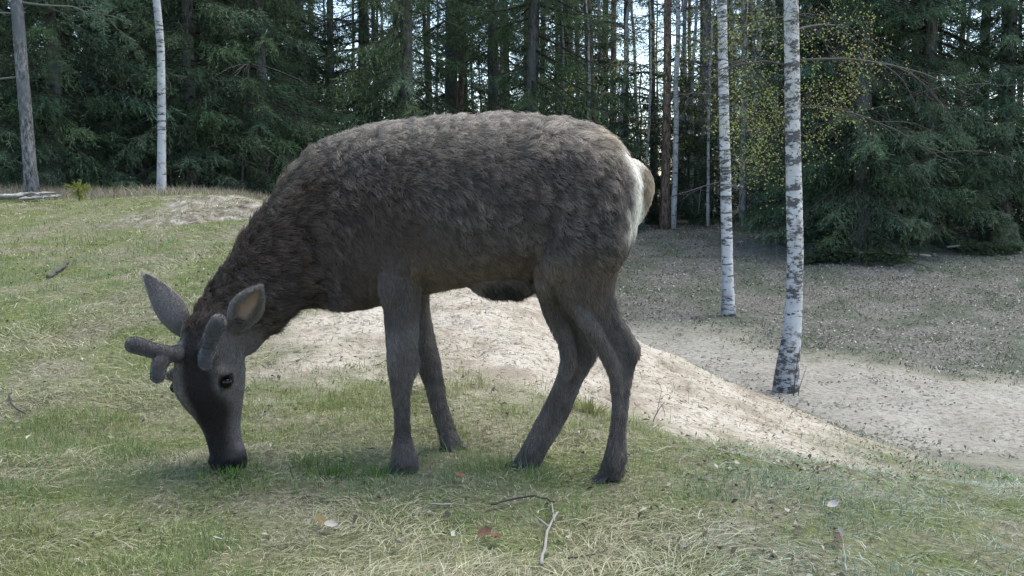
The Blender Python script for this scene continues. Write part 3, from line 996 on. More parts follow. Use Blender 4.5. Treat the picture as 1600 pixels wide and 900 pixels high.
def birch_mat(name, white=(.5, .48, .46), base_h=0.55, cover=.5, stretch=(5.5, 5.5, 24)):
    m, n, l, b = new_mat(name)
    tc = n.new('ShaderNodeTexCoord')
    def nz(scale, st, detail=6, rough=.65):
        mp = n.new('ShaderNodeMapping')
        mp.inputs['Scale'].default_value = st
        l.new(tc.outputs['Object'], mp.inputs[0])
        t = n.new('ShaderNodeTexNoise')
        t.inputs['Scale'].default_value = scale
        t.inputs['Detail'].default_value = detail
        t.inputs['Roughness'].default_value = rough
        l.new(mp.outputs[0], t.inputs['Vector'])
        return t.outputs['Fac']
    streak = nz(1, stretch, 8, .75)
    patches = nz(1, (9, 9, 11), 5, .6)
    sep = n.new('ShaderNodeSeparateXYZ')
    l.new(tc.outputs['Object'], sep.inputs[0])
    lowz = n.new('ShaderNodeMapRange')
    lowz.inputs[1].default_value = base_h
    lowz.inputs[2].default_value = -0.1
    lowz.inputs[3].default_value = 0.0
    lowz.inputs[4].default_value = 0.05
    l.new(sep.outputs['Z'], lowz.inputs[0])
    ad = n.new('ShaderNodeMath')
    ad.operation = 'ADD'
    zone = n.new('ShaderNodeMapRange')
    l.new(nz(1, (1.5, 1.5, 2.0), 3), zone.inputs[0])
    zone.inputs[1].default_value = .3
    zone.inputs[2].default_value = .7
    zone.inputs[3].default_value = -.085
    zone.inputs[4].default_value = .06
    az_ = n.new('ShaderNodeMath')
    az_.operation = 'ADD'
    l.new(streak, az_.inputs[0])
    l.new(zone.outputs[0], az_.inputs[1])
    l.new(az_.outputs[0], ad.inputs[0])
    l.new(lowz.outputs[0], ad.inputs[1])
    r = ramp(n, [(cover + .075, (0, 0, 0)), (cover + .12, (1, 1, 1))])
    l.new(ad.outputs[0], r.inputs[0])
    ad2 = n.new('ShaderNodeMath')
    ad2.operation = 'ADD'
    l.new(patches, ad2.inputs[0])
    l.new(lowz.outputs[0], ad2.inputs[1])
    r3 = ramp(n, [(.58, (0, 0, 0)), (.70, (.8, .8, .8))])
    l.new(ad2.outputs[0], r3.inputs[0])
    mxx = n.new('ShaderNodeMath')
    mxx.operation = 'MAXIMUM'
    l.new(r.outputs[0], mxx.inputs[0])
    l.new(r3.outputs[0], mxx.inputs[1])
    tone = ramp(n, [(.3, tuple(c * .62 for c in white)), (.7, white)])
    l.new(nz(1, (4, 4, 5), 6), tone.inputs[0])
    mx = n.new('ShaderNodeMix')
    mx.data_type = 'RGBA'
    l.new(mxx.outputs[0], mx.inputs['Factor'])
    l.new(tone.outputs[0], mx.inputs['A'])
    mx.inputs['B'].default_value = rgb((.06, .056, .052))
    l.new(mx.outputs['Result'], b.inputs['Base Color'])
    b.inputs['Roughness'].default_value = .75
    bp = n.new('ShaderNodeBump')
    bp.inputs['Strength'].default_value = .7
    bp.inputs['Distance'].default_value = .015
    bp.invert = True
    l.new(mxx.outputs[0], bp.inputs['Height'])
    l.new(bp.outputs[0], b.inputs['Normal'])
    return m

MB_SPRUCE = bark_mat('spruce_bark', (.012, .011, .01), (.13, .115, .10), (22, 22, 9), (.07, .08, .07))
MB_PINE = bark_mat('pine_bark', (.025, .018, .013), (.22, .15, .105), (16, 16, 6))
MB_GREY = bark_mat('grey_bark', (.018, .018, .018), (.20, .195, .185), (26, 26, 11), (.085, .09, .09))
MB_BIRCH = birch_mat('birch_bark', (.47, .455, .43), .75, .425, (8, 8, 17))
MB_BIRCH3 = birch_mat('birch_bark_ringed', (.50, .485, .465), .35, .445)
MB_BIRCH2 = birch_mat('birch_bark_far', (.42, .42, .41), .3, .47)
M_NEEDLE = tint_mat('needles', .85, .3, .08, .3, .8)
M_LEAF = tint_mat('birch_leaf', .5, .4, .25)
M_TWIG = tint_mat('dry_wood', .9, 0, .1, .3, 30)

def trunk_path(h, lean=(0, 0), wob=.1, n=14, seed=0):
    r = np.random.default_rng(seed)
    z = np.linspace(-.25, h, n)
    w = np.cumsum(r.normal(0, wob / n ** .5, (n, 2)), 0) * (z[:, None] / h)
    return np.stack([lean[0] * z + w[:, 0], lean[1] * z + w[:, 1], z], -1)

def trunk_rad(z, h, r0):
    return np.maximum(r0 * (1 - np.clip(z, 0, h) / h) ** .75 + r0 * .45 * np.exp(-np.clip(z + .1, 0, 9) / .18), .012)

def along(path, z):
    return np.stack([np.interp(z, path[:, 2], path[:, i]) for i in range(3)], -1)

def sprays(stations, tdir, tl, r, per=7, size=.085, width=.014, cols=None, spread=.55):
    """Needle sprays on twigs starting at stations along tdir with length tl."""
    n = len(stations)
    t = (np.arange(per)[None] + r.random((n, per))) / per
    droop = -0.25 * tl[:, None] * t ** 2
    pos = stations[:, None] + tdir[:, None] * (tl[:, None] * t)[..., None]
    pos[..., 2] += droop
    d = unit(tdir[:, None] + r.normal(0, spread, (n, per, 3)) + np.array([0, 0, -.12]))
    s = unit(np.cross(d, r.normal(0, 1, (n, per, 3))))
    L = size * r.uniform(.7, 1.4, n * per)
    W = width * r.uniform(.7, 1.3, n * per)
    V, Q = lozenges(pos.reshape(-1, 3), d.reshape(-1, 3), s.reshape(-1, 3), L, W)
    c = np.repeat(cols, per, 0) * r.uniform(.75, 1.25, (n * per, 1))
    return V, Q, np.repeat(c, 4, 0)

def spruce_meshes(seed, h=15.0, spread=2.0, first=.5, r0=.15, thin=1.0, hue=(.070, .108, .060)):
    r = np.random.default_rng(seed)
    path = trunk_path(h, (r.normal(0, .006), r.normal(0, .006)), .1, 14, seed)
    tb = Bag()
    tb.tube(path, trunk_rad(path[:, 2], h, r0), 12, .08, seed)
    for k in range(26):                                      # dead lower twigs
        z = r.uniform(.3, 5.5)
        a = r.uniform(0, 2 * np.pi)
        L = r.uniform(.4, 1.5)
        t = np.linspace(0, 1, 5)[:, None]
        q = along(path, z) + np.array([math.cos(a), math.sin(a), 0]) * L * t + np.array([0, 0, -.35 * L]) * t ** 1.6 + r.normal(0, .03, (5, 3)) * t
        tb.tube(q, np.linspace(.012, .003, 5), 4)
    cb = Bag()
    zs = []
    z = first
    while z < h - .2:
        zs.append(z)
        z += r.uniform(.16, .30) * (1 if z < 11 else 1.5)
    st, td, tl, cl = [], [], [], []
    base = np.array(hue)
    for z in zs:
        nb = r.integers(4, 7) if z < 11 else r.integers(3, 5)
        for b in range(nb):
            if r.random() > thin:
                continue
            a = r.uniform(0, 2 * np.pi)
            frac = max(0, 1 - z / h)
            L = spread * (frac ** .75) * r.uniform(.55, 1.1) * (1 if z > 1.5 else .75) + .12
            dr = np.array([math.cos(a), math.sin(a), 0])
            sd = np.array([-dr[1], dr[0], 0])
            slope = -.25 - .35 * frac + r.normal(0, .1)
            t = np.linspace(0, 1, 6)
            pts = along(path, z) + dr * (L * t)[:, None] + sd * (r.normal(0, .08) * L * t ** 2)[:, None]
            pts[:, 2] += slope * L * t ** 1.2 + .24 * L * t ** 3
            cb.tube(pts, np.linspace(.008 + .008 * L, .003, 6), 4, col=(.06, .05, .04))
            ns = max(3, int(L / (.075 if z < 11 else .2)))
            s = np.clip((np.arange(ns) + r.random(ns)) / ns, .12, 1) ** .85
            sp = np.stack([np.interp(s, t, pts[:, i]) for i in range(3)], -1)
            tg = unit(np.stack([np.interp(s, t, np.gradient(pts[:, i])) for i in range(3)], -1))
            clump = base * r.uniform(.65, 1.45) * np.array([r.uniform(.9, 1.15), 1, r.uniform(.85, 1.2)])
            for side in (-1, 1):
                d = unit(tg * .75 + sd * side * r.uniform(.35, .9, (ns, 1)) + np.array([0, 0, -1]) * r.uniform(.25, .75, (ns, 1)) + r.normal(0, .15, (ns, 3)))
                st.append(sp); td.append(d)
                tl.append(L * .26 * (1.1 - .6 * s) * r.uniform(.6, 1.3, ns) + .07)
                cl.append(np.repeat(clump[None], ns, 0) * r.uniform(.8, 1.2, (ns, 1)))
    st, td, tl, cl = map(np.concatenate, (st, td, tl, cl))
    hi = st[:, 2] > 11
    for m, per, sz, w in ((~hi, 13, .085, .0065), (hi, 3, .24, .04)):
        if m.any():
            V, Q, c = sprays(st[m], td[m], tl[m], r, per, sz, w, cl[m])
            cb.add(V, Q, None, c)
    return tb.mesh('trunk', MB_SPRUCE, True), cb.mesh('crown', M_NEEDLE)

def pine_meshes(seed, h=17.0, r0=.13, first=8.5, mat=None, stubs=14):
    r = np.random.default_rng(seed)
    path = trunk_path(h, (r.normal(0, .012), r.normal(0, .012)), .25, 16, seed)
    tb = Bag()
    tb.tube(path, trunk_rad(path[:, 2], h, r0), 12, .06, seed)
    for k in range(stubs):
        z = r.uniform(2.0, first + 1)
        a = r.uniform(0, 2 * np.pi)
        L = r.uniform(.2, 1.3)
        t = np.linspace(0, 1, 5)[:, None]
        q = along(path, z) + np.array([math.cos(a), math.sin(a), r.uniform(-.3, .4)]) * L * t + r.normal(0, .05, (5, 3)) * t
        tb.tube(q, np.linspace(.014, .004, 5), 4)
    cb = Bag()
    st, td, tl, cl = [], [], [], []
    for k in range(46):
        z = r.uniform(first, h)
        a = r.uniform(0, 2 * np.pi)
        L = r.uniform(.7, 2.0) * (1.1 - .7 * (z - first) / (h - first))
        t = np.linspace(0, 1, 5)
        dr = np.array([math.cos(a), math.sin(a), r.uniform(-.1, .5)])
        pts = along(path, z) + dr * (L * t)[:, None]
        pts[:, 2] += .2 * L * t ** 2
        cb.tube(pts, np.linspace(.025, .005, 5), 4, col=(.12, .08, .055))
        ns = int(L / .07)
        s = r.uniform(.35, 1, ns)
        sp = np.stack([np.interp(s, t, pts[:, i]) for i in range(3)], -1) + r.normal(0, .12, (ns, 3))
        st.append(sp); td.append(unit(dr + r.normal(0, .6, (ns, 3)))); tl.append(np.full(ns, .14))
        cl.append(np.tile(np.array([.05, .07, .04]) * r.uniform(.7, 1.3), (ns, 1)))
    st, td, tl, cl = map(np.concatenate, (st, td, tl, cl))
    V, Q, c = sprays(st, td, tl, r, 9, .14, .018, cl, .8)
    cb.add(V, Q, None, c)
    return tb.mesh('trunk', mat or MB_PINE, True), cb.mesh('crown', M_NEEDLE)

def branch_path(start, az, L, rise, sag, r, n=8):
    t = np.linspace(0, 1, n)
    d = np.array([math.cos(az), math.sin(az), 0])
    p = np.asarray(start) + d * (L * t)[:, None]
    p[:, 2] += rise * L * t - sag * L * t ** 2
    return p + np.cumsum(r.normal(0, .02, (n, 3)), 0) * t[:, None] ** .5

def birch_leaves(bag, pts, r, n, size=.028, spread=.22):
    c = pts[r.integers(0, len(pts), n)] + r.normal(0, spread, (n, 3)) * np.array([1, 1, .8])
    d = unit(r.normal(0, 1, (n, 3)) + np.array([0, 0, -.6]))
    s = unit(np.cross(d, r.normal(0, 1, (n, 3))))
    V, Q = lozenges(c, d, s, size * r.uniform(.7, 1.3, n), size * .4 * r.uniform(.7, 1.2, n))
    col = np.array([.20, .235, .07]) * r.uniform(.6, 1.3, (n, 1)) * np.stack([r.uniform(.8, 1.25, n), np.ones(n), r.uniform(.7, 1.3, n)], -1)
    bag.add(V, Q, None, np.repeat(col, 4, 0))

def birch(name, x, y, h, r0, lean, seed, label, mat=None, branches=(), leafy=(), leaves=2500, wob=.25, crook=None, group=None, extra_base=0):
    r = np.random.default_rng(seed)
    root = empty(name, (x, y, hz(x, y)))
    tag(root, label, 'tree', group)
    path = trunk_path(h, lean, wob, 34, seed)
    if crook is not None:
        path[:, 0] += np.interp(path[:, 2], crook[0], crook[1])
    zz = path[:, 2]
    rad = r0 * (1 - np.clip(zz, 0, h) / h) ** .6 + r0 * .2 * np.exp(-np.clip(zz, 0, 9) / .3) + r0 * .55 * np.exp(-np.clip(zz + .05, 0, 9) / .09) + extra_base * np.exp(-((zz - .15) / .35) ** 2)
    b = Bag()
    b.tube(path, np.maximum(rad, .01), 20, .07, seed)
    obj('trunk', b.mesh('trunk', mat or MB_BIRCH, True), root)
    cb = Bag()
    tw = []
    for (z, az, L, rise, sag, rr, nt) in branches:
        p = branch_path(along(path, z), az, L, rise, sag, r)
        bb = Bag()
        bb.tube(p, np.linspace(rr, rr * .25, 8), 6, .15, seed, (.075, .068, .062))
        for k in range(nt):
            s = r.uniform(.2, 1)
            st = np.array([np.interp(s, np.linspace(0, 1, 8), p[:, i]) for i in range(3)])
            q = branch_path(st, az + r.normal(0, .9), r.uniform(.25, .8) * (L / 1.6) ** .5, r.normal(.0, .3), r.uniform(.1, .9), r, 6)
            bb.tube(q, np.linspace(rr * .35, .002, 6), 4, col=(.065, .058, .055))
            tw.append(q[2:])
            for m in range(2):
                q2 = branch_path(q[r.integers(1, 5)], r.uniform(0, 6.3), r.uniform(.1, .35), -.2, .7, r, 5)
                bb.tube(q2, np.linspace(.003, .0012, 5), 3, col=(.06, .054, .05))
                tw.append(q2[1:])
        obj('branch', bb.mesh('branch', M_TWIG), root)
    # the crown above: fine branches and young leaves
    for k in range(46):
        z = r.uniform(h * .42, h * .98)
        L = (1 - z / h) * 2.6 + .3
        p = branch_path(along(path, z), r.uniform(0, 6.3), L * r.uniform(.6, 1.1), .6, .7, r)
        cb.tube(p, np.linspace(.012, .003, 8), 4, col=(.07, .06, .055))
        tw_top = p[3:]
        birch_leaves(cb, tw_top, r, 90, .05, .22)
    if leafy:
        lp = np.concatenate([np.asarray(c)[None] - np.array(root.location) for c in leafy])
        for c in lp:
            for k in range(3):
                q = branch_path(c + r.normal(0, .1, 3), r.uniform(0, 6.3), r.uniform(.15, .4), .1, 1.0, r, 6)
                cb.tube(q, np.linspace(.003, .0012, 6), 3, col=(.06, .052, .045))
                birch_leaves(cb, q, r, max(4, leaves // len(lp) // 2), .022, .045)
    obj('crown', cb.mesh('crown', M_LEAF), root)
    return root, tw

GROUND_AT = lambda px, d: ((px - 800) / FPX * d, d)

# ---- the four named trunks in the open
x, y = 2.53, 10.0
rl = np.random.default_rng(5)
leaf_c = [P(rl.normal(c, 26), rl.normal(e, 22), rl.uniform(9.6, 11.2)) for c, e, k in ((1200, 40, 8), (1185, 110, 8), (1175, 190, 12), (1265, 175, 12), (1300, 120, 9), (1350, 100, 9), (1330, 60, 5), (1275, 20, 6), (1240, 215, 4)) for _ in range(k)]
birch('birch_tree', x, y, 12.5, .079, (0, 0), 11, 'sturdy white birch with black-cracked bark beside the sand crest, nearer of two', None,
      [(3.0, .25, 1.9, .10, .22, .014, 9), (3.25, .9, 1.7, .35, .3, .013, 7), (2.95, 3.3, .9, .3, .3, .01, 4), (2.6, .1, 1.5, -.02, .35, .010, 7), (3.6, 2.6, 1.4, .4, .4, .011, 6)],
      leaf_c, 2000, .03, ((0, .31, .66, 1.24, 1.8, 2.4, 3.0, 3.57, 12), (-.012, .012, .055, .054, .027, -.003, -.024, -.048, -.2)), None, .02)
x, y = 2.775, 14.0
leaf_c = [P(rl.normal(c, 24), rl.normal(e, 20), rl.uniform(13.4, 15)) for c, e, k in ((1160, 20, 7), (1185, 230, 9), (1165, 160, 6), (1120, 60, 4), (1050, 60, 4), (1210, 150, 6), (950, 90, 3)) for _ in range(k)]
birch('birch_tree', x, y, 13, .074, (-.038, 0), 12, 'slimmer white birch on the litter bank, farther of the two by the hollow', MB_BIRCH3,
      [(1.72, 3.35, .75, -.18, .12, .012, 2), (1.85, .1, .5, .5, .0, .009, 2), (3.3, 2.9, 1.2, .5, .25, .016, 6), (3.5, .2, 1.3, .45, .2, .016, 6), (2.75, 3.5, .8, .25, .25, .011, 5), (2.3, .0, .8, .3, .3, .009, 4)],
      leaf_c, 2000, .06)
x, y = GROUND_AT(254, 16.0)
birch('birch_tree', x, y, 13, .062, (-.006, 0), 13, 'slender pale birch standing alone at the far edge of the green meadow', MB_BIRCH2,
      [(4.4, .4, 1.0, .3, .3, .01, 3)], [], 0, .12, ((0, 1.3, 2.2, 3.2, 4), (0, .04, .05, -.02, -.03)))

x, y = GROUND_AT(53, 14.0)
gt = empty('pine_tree', (x, y, hz(x, y)))
tag(gt, 'grey-barked tree leaning slightly behind the brushwood at the meadow edge', 'tree')
gp = trunk_path(14, (-.038, 0), .06, 24, 21)
b = Bag()
b.tube(gp, trunk_rad(gp[:, 2], 14, .084), 18, .06, 21)
obj('trunk', b.mesh('trunk', MB_GREY, True), gt)
rr_ = np.random.default_rng(22)
crown = Bag()
for z, az, L, rise, sag in ((2.45, .05, 1.15, .06, .2), (2.3, 3.3, .8, .1, .3), (2.75, .5, .7, .1, .2), (2.6, 3.0, .9, .05, .3), (1.55, 3.4, .8, -.1, .1), (3.1, 1.2, .8, .2, .2)):
    p = branch_path(along(gp, z), az, L, rise, sag, rr_)
    bb = Bag()
    bb.tube(p, np.linspace(.017, .004, 8), 6, .1, 3, (.11, .11, .10))
    st, td = [], []
    for k in range(11):
        s = rr_.uniform(.25, 1)
        q0 = np.array([np.interp(s, np.linspace(0, 1, 8), p[:, i]) for i in range(3)])
        q = branch_path(q0, az + rr_.normal(0, .8), rr_.uniform(.2, .5), rr_.normal(0, .25), .4, rr_, 6)
        bb.tube(q, np.linspace(.006, .002, 6), 4, col=(.09, .09, .08))
        for m in range(9):
            st.append(q[rr_.integers(2, 6)] + rr_.normal(0, .03, 3)); td.append(unit(q[-1] - q[0] + rr_.normal(0, .1, 3)))
    obj('branch', bb.mesh('branch', M_TWIG), gt)
    st, td = np.array(st), np.array(td)
    V, Q, c = sprays(st, td, np.full(len(st), .09), rr_, 7, .075, .007, np.tile([.075, .115, .075], (len(st), 1)), .7)
    crown.add(V, Q, None, c)
for k in range(30):
    z = rr_.uniform(6, 14)
    p = branch_path(along(gp, z), rr_.uniform(0, 6.3), (15 - z) * .22 + .3, .3, .1, rr_)
    crown.tube(p, np.linspace(.02, .004, 8), 4, col=(.11, .09, .07))
    st = p[rr_.integers(3, 8, 40)] + rr_.normal(0, .15, (40, 3))
    V, Q, c = sprays(st, unit(rr_.normal(0, 1, (40, 3))), np.full(40, .12), rr_, 6, .16, .02, np.tile([.06, .085, .05], (40, 1)), .8)
    crown.add(V, Q, None, c)
obj('crown', crown.mesh('crown', M_NEEDLE), gt)

# ---- forest stand: a few kinds grown once, then every tree its own object
SPR = [spruce_meshes(101, 15, 2.1, .25, .15), spruce_meshes(102, 14, 1.9, .35, .13, .92, (.066, .104, .060)), spruce_meshes(103, 16, 2.1, 1.2, .16, .5, (.078, .114, .062)), spruce_meshes(104, 14, 1.8, .2, .12, .6, (.084, .128, .066))]
PIN = [pine_meshes(201), pine_meshes(202, 18, .12, 9.5), pine_meshes(203, 16, .085, 9.0, bark_mat('pale_bark', (.06, .06, .06), (.34, .33, .31), (14, 14, 7)), 22), pine_meshes(204, 17, .085, 9, MB_SPRUCE, 26)]
LITTLE = [spruce_meshes(301, 3.4, .85, .1, .035, 1.0, (.062, .098, .055)), spruce_meshes(302, 2.6, .75, .08, .03, .95, (.058, .088, .052))]
rt = np.random.default_rng(77)
def plant(name, kinds, k, px, d, scale, label, group, cat='tree'):
    x, y = GROUND_AT(px, d)
    root = empty(name, (x, y, hz(x, y) - .03))
    for nm, me in zip(('trunk', 'crown'), kinds[k]):
        obj(nm, me, root)
    root.rotation_euler = (rt.normal(0, .012), rt.normal(0, .012), rt.uniform(0, 6.28))
    root.scale = (scale, scale, scale * rt.uniform(.92, 1.1))
    return tag(root, label, cat, group)

ANCHORS = [(48, 'the grey-barked leaning tree'), (212, 'the leaning pale stem'), (254, 'the lone meadow birch'), (412, 'the bare earth edge'), (524, 'the dark trunk in the sky gap'), (636, 'the brightest green spruce'), (716, 'the reddish pine above the deer back'),
           (826, 'the broad spruce over the croup'), (932, 'the thick brown pine over the rump'), (1038, 'the tall reddish-brown pine'), (1138, 'the slimmer white birch'), (1229, 'the sturdy white birch'), (1345, 'the spruce over the fallen bough'), (1448, 'the spruce before the bright gap'), (1532, 'the black trunk in the bright gap'), (1570, 'the mossy stump')]
_used = {}
def beside(px, what):
    a = min(ANCHORS, key=lambda t: abs(t[0] - px))
    off = px - a[0]
    rel = 'straight behind' if abs(off) < 14 else ('a little left of' if off < 0 else 'a little right of') if abs(off) < 40 else ('well left of' if off < 0 else 'well right of')
    s = f'{what} {rel} {a[1]}'
    _used[s] = _used.get(s, 0) + 1
    return s if _used[s] == 1 else f'farther {s}' if _used[s] == 2 else f'still farther {s}'
EDGE_SPRUCES = [
    (-45, 17.0, 0, .95, 'dark spruce half cut off by the picture edge beyond the brushwood'),
    (92, 17.6, 1, 1.0, 'dense dark spruce between the grey-barked trunk and the leaning pale stem'),
    (152, 19.5, 2, 1.0, 'tall dark spruce just in front of the leaning pale stem'),
    (222, 18.8, 0, .9, 'dense spruce close on the near side of the lone meadow birch'),
    (300, 18.6, 1, .95, 'dark spruce to the deer side of the lone meadow birch'),
    (352, 21.0, 3, 1.1, 'spruce above the bare earth edge, second from the lone birch'),
    (412, 19.6, 0, .85, 'bushy spruce above the deer withers, beside the dirt edge'),
    (462, 23.0, 1, 1.0, 'spruce just before the dark leaning trunk and bright sky gap'),
    (566, 23.0, 3, 1.0, 'green spruce just past the dark leaning trunk'),
    (636, 21.5, 3, 1.15, 'brightest green spruce above the deer shoulder'),
    (702, 27.0, 2, 1.1, 'spruce beside the reddish pine above the deer back'),
    (768, 25.0, 2, .9, 'green spruce over the middle of the deer back'),
    (826, 22.0, 3, 1.15, 'broad green spruce above the deer croup'),
    (884, 28.0, 2, 1.0, 'spruce beside the thick pine trunk over the deer rump'),
    (1292, 19.5, 1, .9, 'dark spruce close behind the sturdy birch'),
    (1345, 18.6, 0, 1.0, 'very dark spruce with low boughs over the fallen spruce branch'),
    (1392, 20.5, 2, 1.05, 'tall shaded spruce behind the fallen spruce branch'),
    (1448, 19.2, 0, .95, 'dark spruce just before the bright gap by the picture edge'),
    (1568, 19.4, 1, .92, 'dark spruce past the bright gap, near the mossy stump'),
    (1650, 20.0, 0, 1.0, 'dark spruce at the picture edge past the mossy stump'),
]
for px, d, k, s, lab in EDGE_SPRUCES:
    plant('spruce_tree', SPR, k, px, d, s, lab, 'spruces along the forest edge')
for px, d, k in ((20, 24, 0), (118, 26, 2), (190, 24, 1), (268, 27, 0), (330, 30, 1), (385, 27, 2), (438, 32, 0), (1262, 27, 0), (1322, 25, 2), (1368, 29, 1), (1425, 26, 0), (-80, 25, 1), (60, 32, 1), (230, 34, 2)):
    plant('spruce_tree', SPR, k, px, d, rt.uniform(.85, 1.1), beside(px, 'shaded second-row spruce'), 'second row of spruces')
TRUNKS = [
    (524, 22.0, 3, .95, 'dark slender trunk in the bright sky gap above the withers'),
    (580, 27.0, 0, .6, 'thin reddish trunk among spruces above the deer shoulder'),
    (716, 26.0, 0, .7, 'reddish pine trunk rising above the middle of the deer back'),
    (904, 28.0, 2, .9, 'thin grey pine just before the thick trunk over the rump'),
    (932, 23.0, 0, .85, 'thick brown pine trunk above the deer rump'),
    (1038, 21.5, 0, .72, 'tall reddish-brown pine trunk between the rump and the slimmer birch'),
    (1022, 24.0, 3, .9, 'dark trunk close beside the tall reddish-brown pine'),
    (1090, 25.0, 2, 1.2, 'pale blue-grey trunk before the slimmer birch'),
    (1160, 22.0, 2, .9, 'pale grey trunk close behind the slimmer birch'),
    (978, 27.0, 3, .9, 'thin dark trunk just past the thick brown pine'),
    (1206, 26.0, 3, 1.0, 'dark trunk midway between the two white birches'),
    (1268, 22.5, 3, .9, 'dark thin trunk just past the sturdy birch'),
    (1326, 22.0, 3, 1.2, 'dark trunk among the shaded spruces over the fallen branch'),
    (1404, 23.0, 2, 1.1, 'bluish dim trunk within the dark spruces'),
    (1532, 21.0, 3, 1.25, 'black trunk crossing the bright gap at the picture edge'),
    (1558, 23.0, 3, 1.1, 'second black trunk just past the bright gap'),
    (320, 20.0, 3, 1.1, 'dim trunk in the dark spruces past the lone birch'),
    (480, 27.0, 2, .9, 'grey trunk beside the bright sky gap above the neck'),
]
for px, d, k, s, lab in TRUNKS:
    plant('pine_tree', PIN, k, px, d, s, lab, 'bare trunks inside the forest')
def far_birch(seed, h=13, r0=.06):
    r = np.random.default_rng(seed)
    path = trunk_path(h, (r.normal(0, .02), r.normal(0, .02)), .4, 20, seed)
    tb, cb = Bag(), Bag()
    tb.tube(path, np.maximum(r0 * (1 - np.clip(path[:, 2], 0, h) / h) ** .7, .008), 10, .06, seed)
    for k in range(60):
        z = r.uniform(1.6, h * .97)
        L = r.uniform(.5, 1.6) * (1.15 - .8 * z / h)
        az = r.uniform(0, 6.3)
        p = branch_path(along(path, z), az, L, r.uniform(.1, .9), .5, r)
        cb.tube(p, np.linspace(.011, .003, 8), 4, col=(.075, .068, .062))
        for m in range(5):
            q = branch_path(p[r.integers(2, 8)], az + r.normal(0, 1), r.uniform(.2, .5), 0, .8, r, 5)
            cb.tube(q, np.linspace(.005, .0025, 5), 3, col=(.07, .06, .055))
            if r.random() < .75:
                birch_leaves(cb, q[1:], r, 14, .04, .09)
    return tb.mesh('trunk', MB_BIRCH2, True), cb.mesh('crown', M_LEAF)
BIR = [far_birch(401), far_birch(402, 12, .05), far_birch(403, 14, .07)]
for px, d, k, lab in ((884, 30, 0, 'thin leafing birch above the deer rump'), (948, 26, 1, 'thin leafing birch just past the thick brown pine'), (995, 32, 2, 'far leafing birch in the bright gap past the thick pine'), (1062, 27, 0, 'leafing birch just past the tall reddish pine'),
                      (1074, 38, 2, 'far birch in the bright gap before the pale trunk'), (1112, 31, 1, 'leafing birch close before the slimmer white birch'), (1146, 36, 2, 'far birch right behind the slimmer white birch'), (1182, 24, 0, 'leafing birch between the two white birches'),
                      (1196, 34, 1, 'farther leafing birch between the two white birches'), (1258, 25, 2, 'leafing birch just past the sturdy birch'), (1296, 30, 1, 'dim birch behind the sturdy birch boughs'), (742, 36, 0, 'far birch past the reddish pine above the back'), (612, 38, 2, 'far birch behind the brightest green spruce'), (508, 34, 1, 'far birch in the sky gap above the withers'), (1498, 30, 0, 'far birch inside the bright gap by the edge')):
    plant('birch_tree', BIR, k, px, d, rt.uniform(.9, 1.15), lab, 'leafing birches inside the forest')
for px, d, k, lab in ((872, 24, 1, 'slim pale stem above the deer loin'), (916, 22, 0, 'slim pale stem just before the thick brown pine'), (966, 23, 2, 'slim pale stem between the thick brown pine and the rump gap'), (1004, 22, 1, 'slim pale stem above the tail, before the reddish pine'), (1052, 21.5, 2, 'slim pale stem hugging the tall reddish pine'),
                      (1078, 23, 0, 'slim pale stem before the pale blue-grey trunk'), (1106, 22, 1, 'slim pale stem past the pale blue-grey trunk'), (1120, 26, 2, 'farther slim stem just before the slimmer birch'), (1172, 25, 0, 'slim pale stem right past the slimmer birch'), (1290, 24, 1, 'dim slim stem past the sturdy birch'), (1018, 30, 0, 'slim far stem above the tail gap'), (1212, 23, 2, 'slim pale stem right before the sturdy birch')):
    plant('birch_tree', BIR, k, px, d, rt.uniform(.6, .85), lab, 'slim pale stems inside the forest')
FAR = [(int(a), 34 + 30 * rt.random()) for a in np.linspace(-100, 1700, 50) + rt.normal(0, 14, 50)]
for px, d, k in ((445, 40, 2), (592, 34, 3), (624, 44, 2), (676, 40, 3), (728, 36, 2), (792, 40, 2), (846, 34, 3), (908, 38, 3), (946, 44, 2), (1096, 40, 2), (1128, 46, 3), (1172, 42, 2), (1216, 38, 3), (1252, 44, 2)):
    plant('spruce_tree', SPR, k, px, d, rt.uniform(.8, 1.15), beside(px, 'distant loose-crowned spruce'), 'distant spruces')
for px, d in FAR:
    plant('pine_tree', PIN, int(rt.integers(0, 4)), px, d, rt.uniform(.85, 1.15), 'slender far trunk against the light deep in the forest', 'far trunks deep in the forest')
for px, d, k, s in ((962, 21, 0, .9), (1000, 23, 1, 1.2), (1052, 22.5, 0, 1.0), (1075, 25, 1, 1.3), (1112, 23, 1, .9), (1184, 22, 0, .8), (1215, 24, 0, 1.2), (1250, 21.5, 1, .9), (925, 24, 0, 1.2), (1300, 20, 1, .7), (1480, 21, 0, .9), (1515, 22, 1, .9), (505, 22, 0, 1.1), (540, 25, 1, 1.3), (1590, 20.5, 1, .8), (270, 18.0, 1, .7), (185, 17.8, 0, .6), (380, 18.5, 1, .8)):
    plant('young_spruce', LITTLE, k, px, d, s, beside(px, 'young spruce'), 'young spruces under the trees')
for px in np.linspace(-120, 1720, 48):
    plant('young_spruce', LITTLE, int(rt.integers(0, 2)), px + rt.normal(0, 14), rt.uniform(32, 54), rt.uniform(1.2, 2.2), 'far young spruce closing the view deep between the trunks', 'far young spruces')
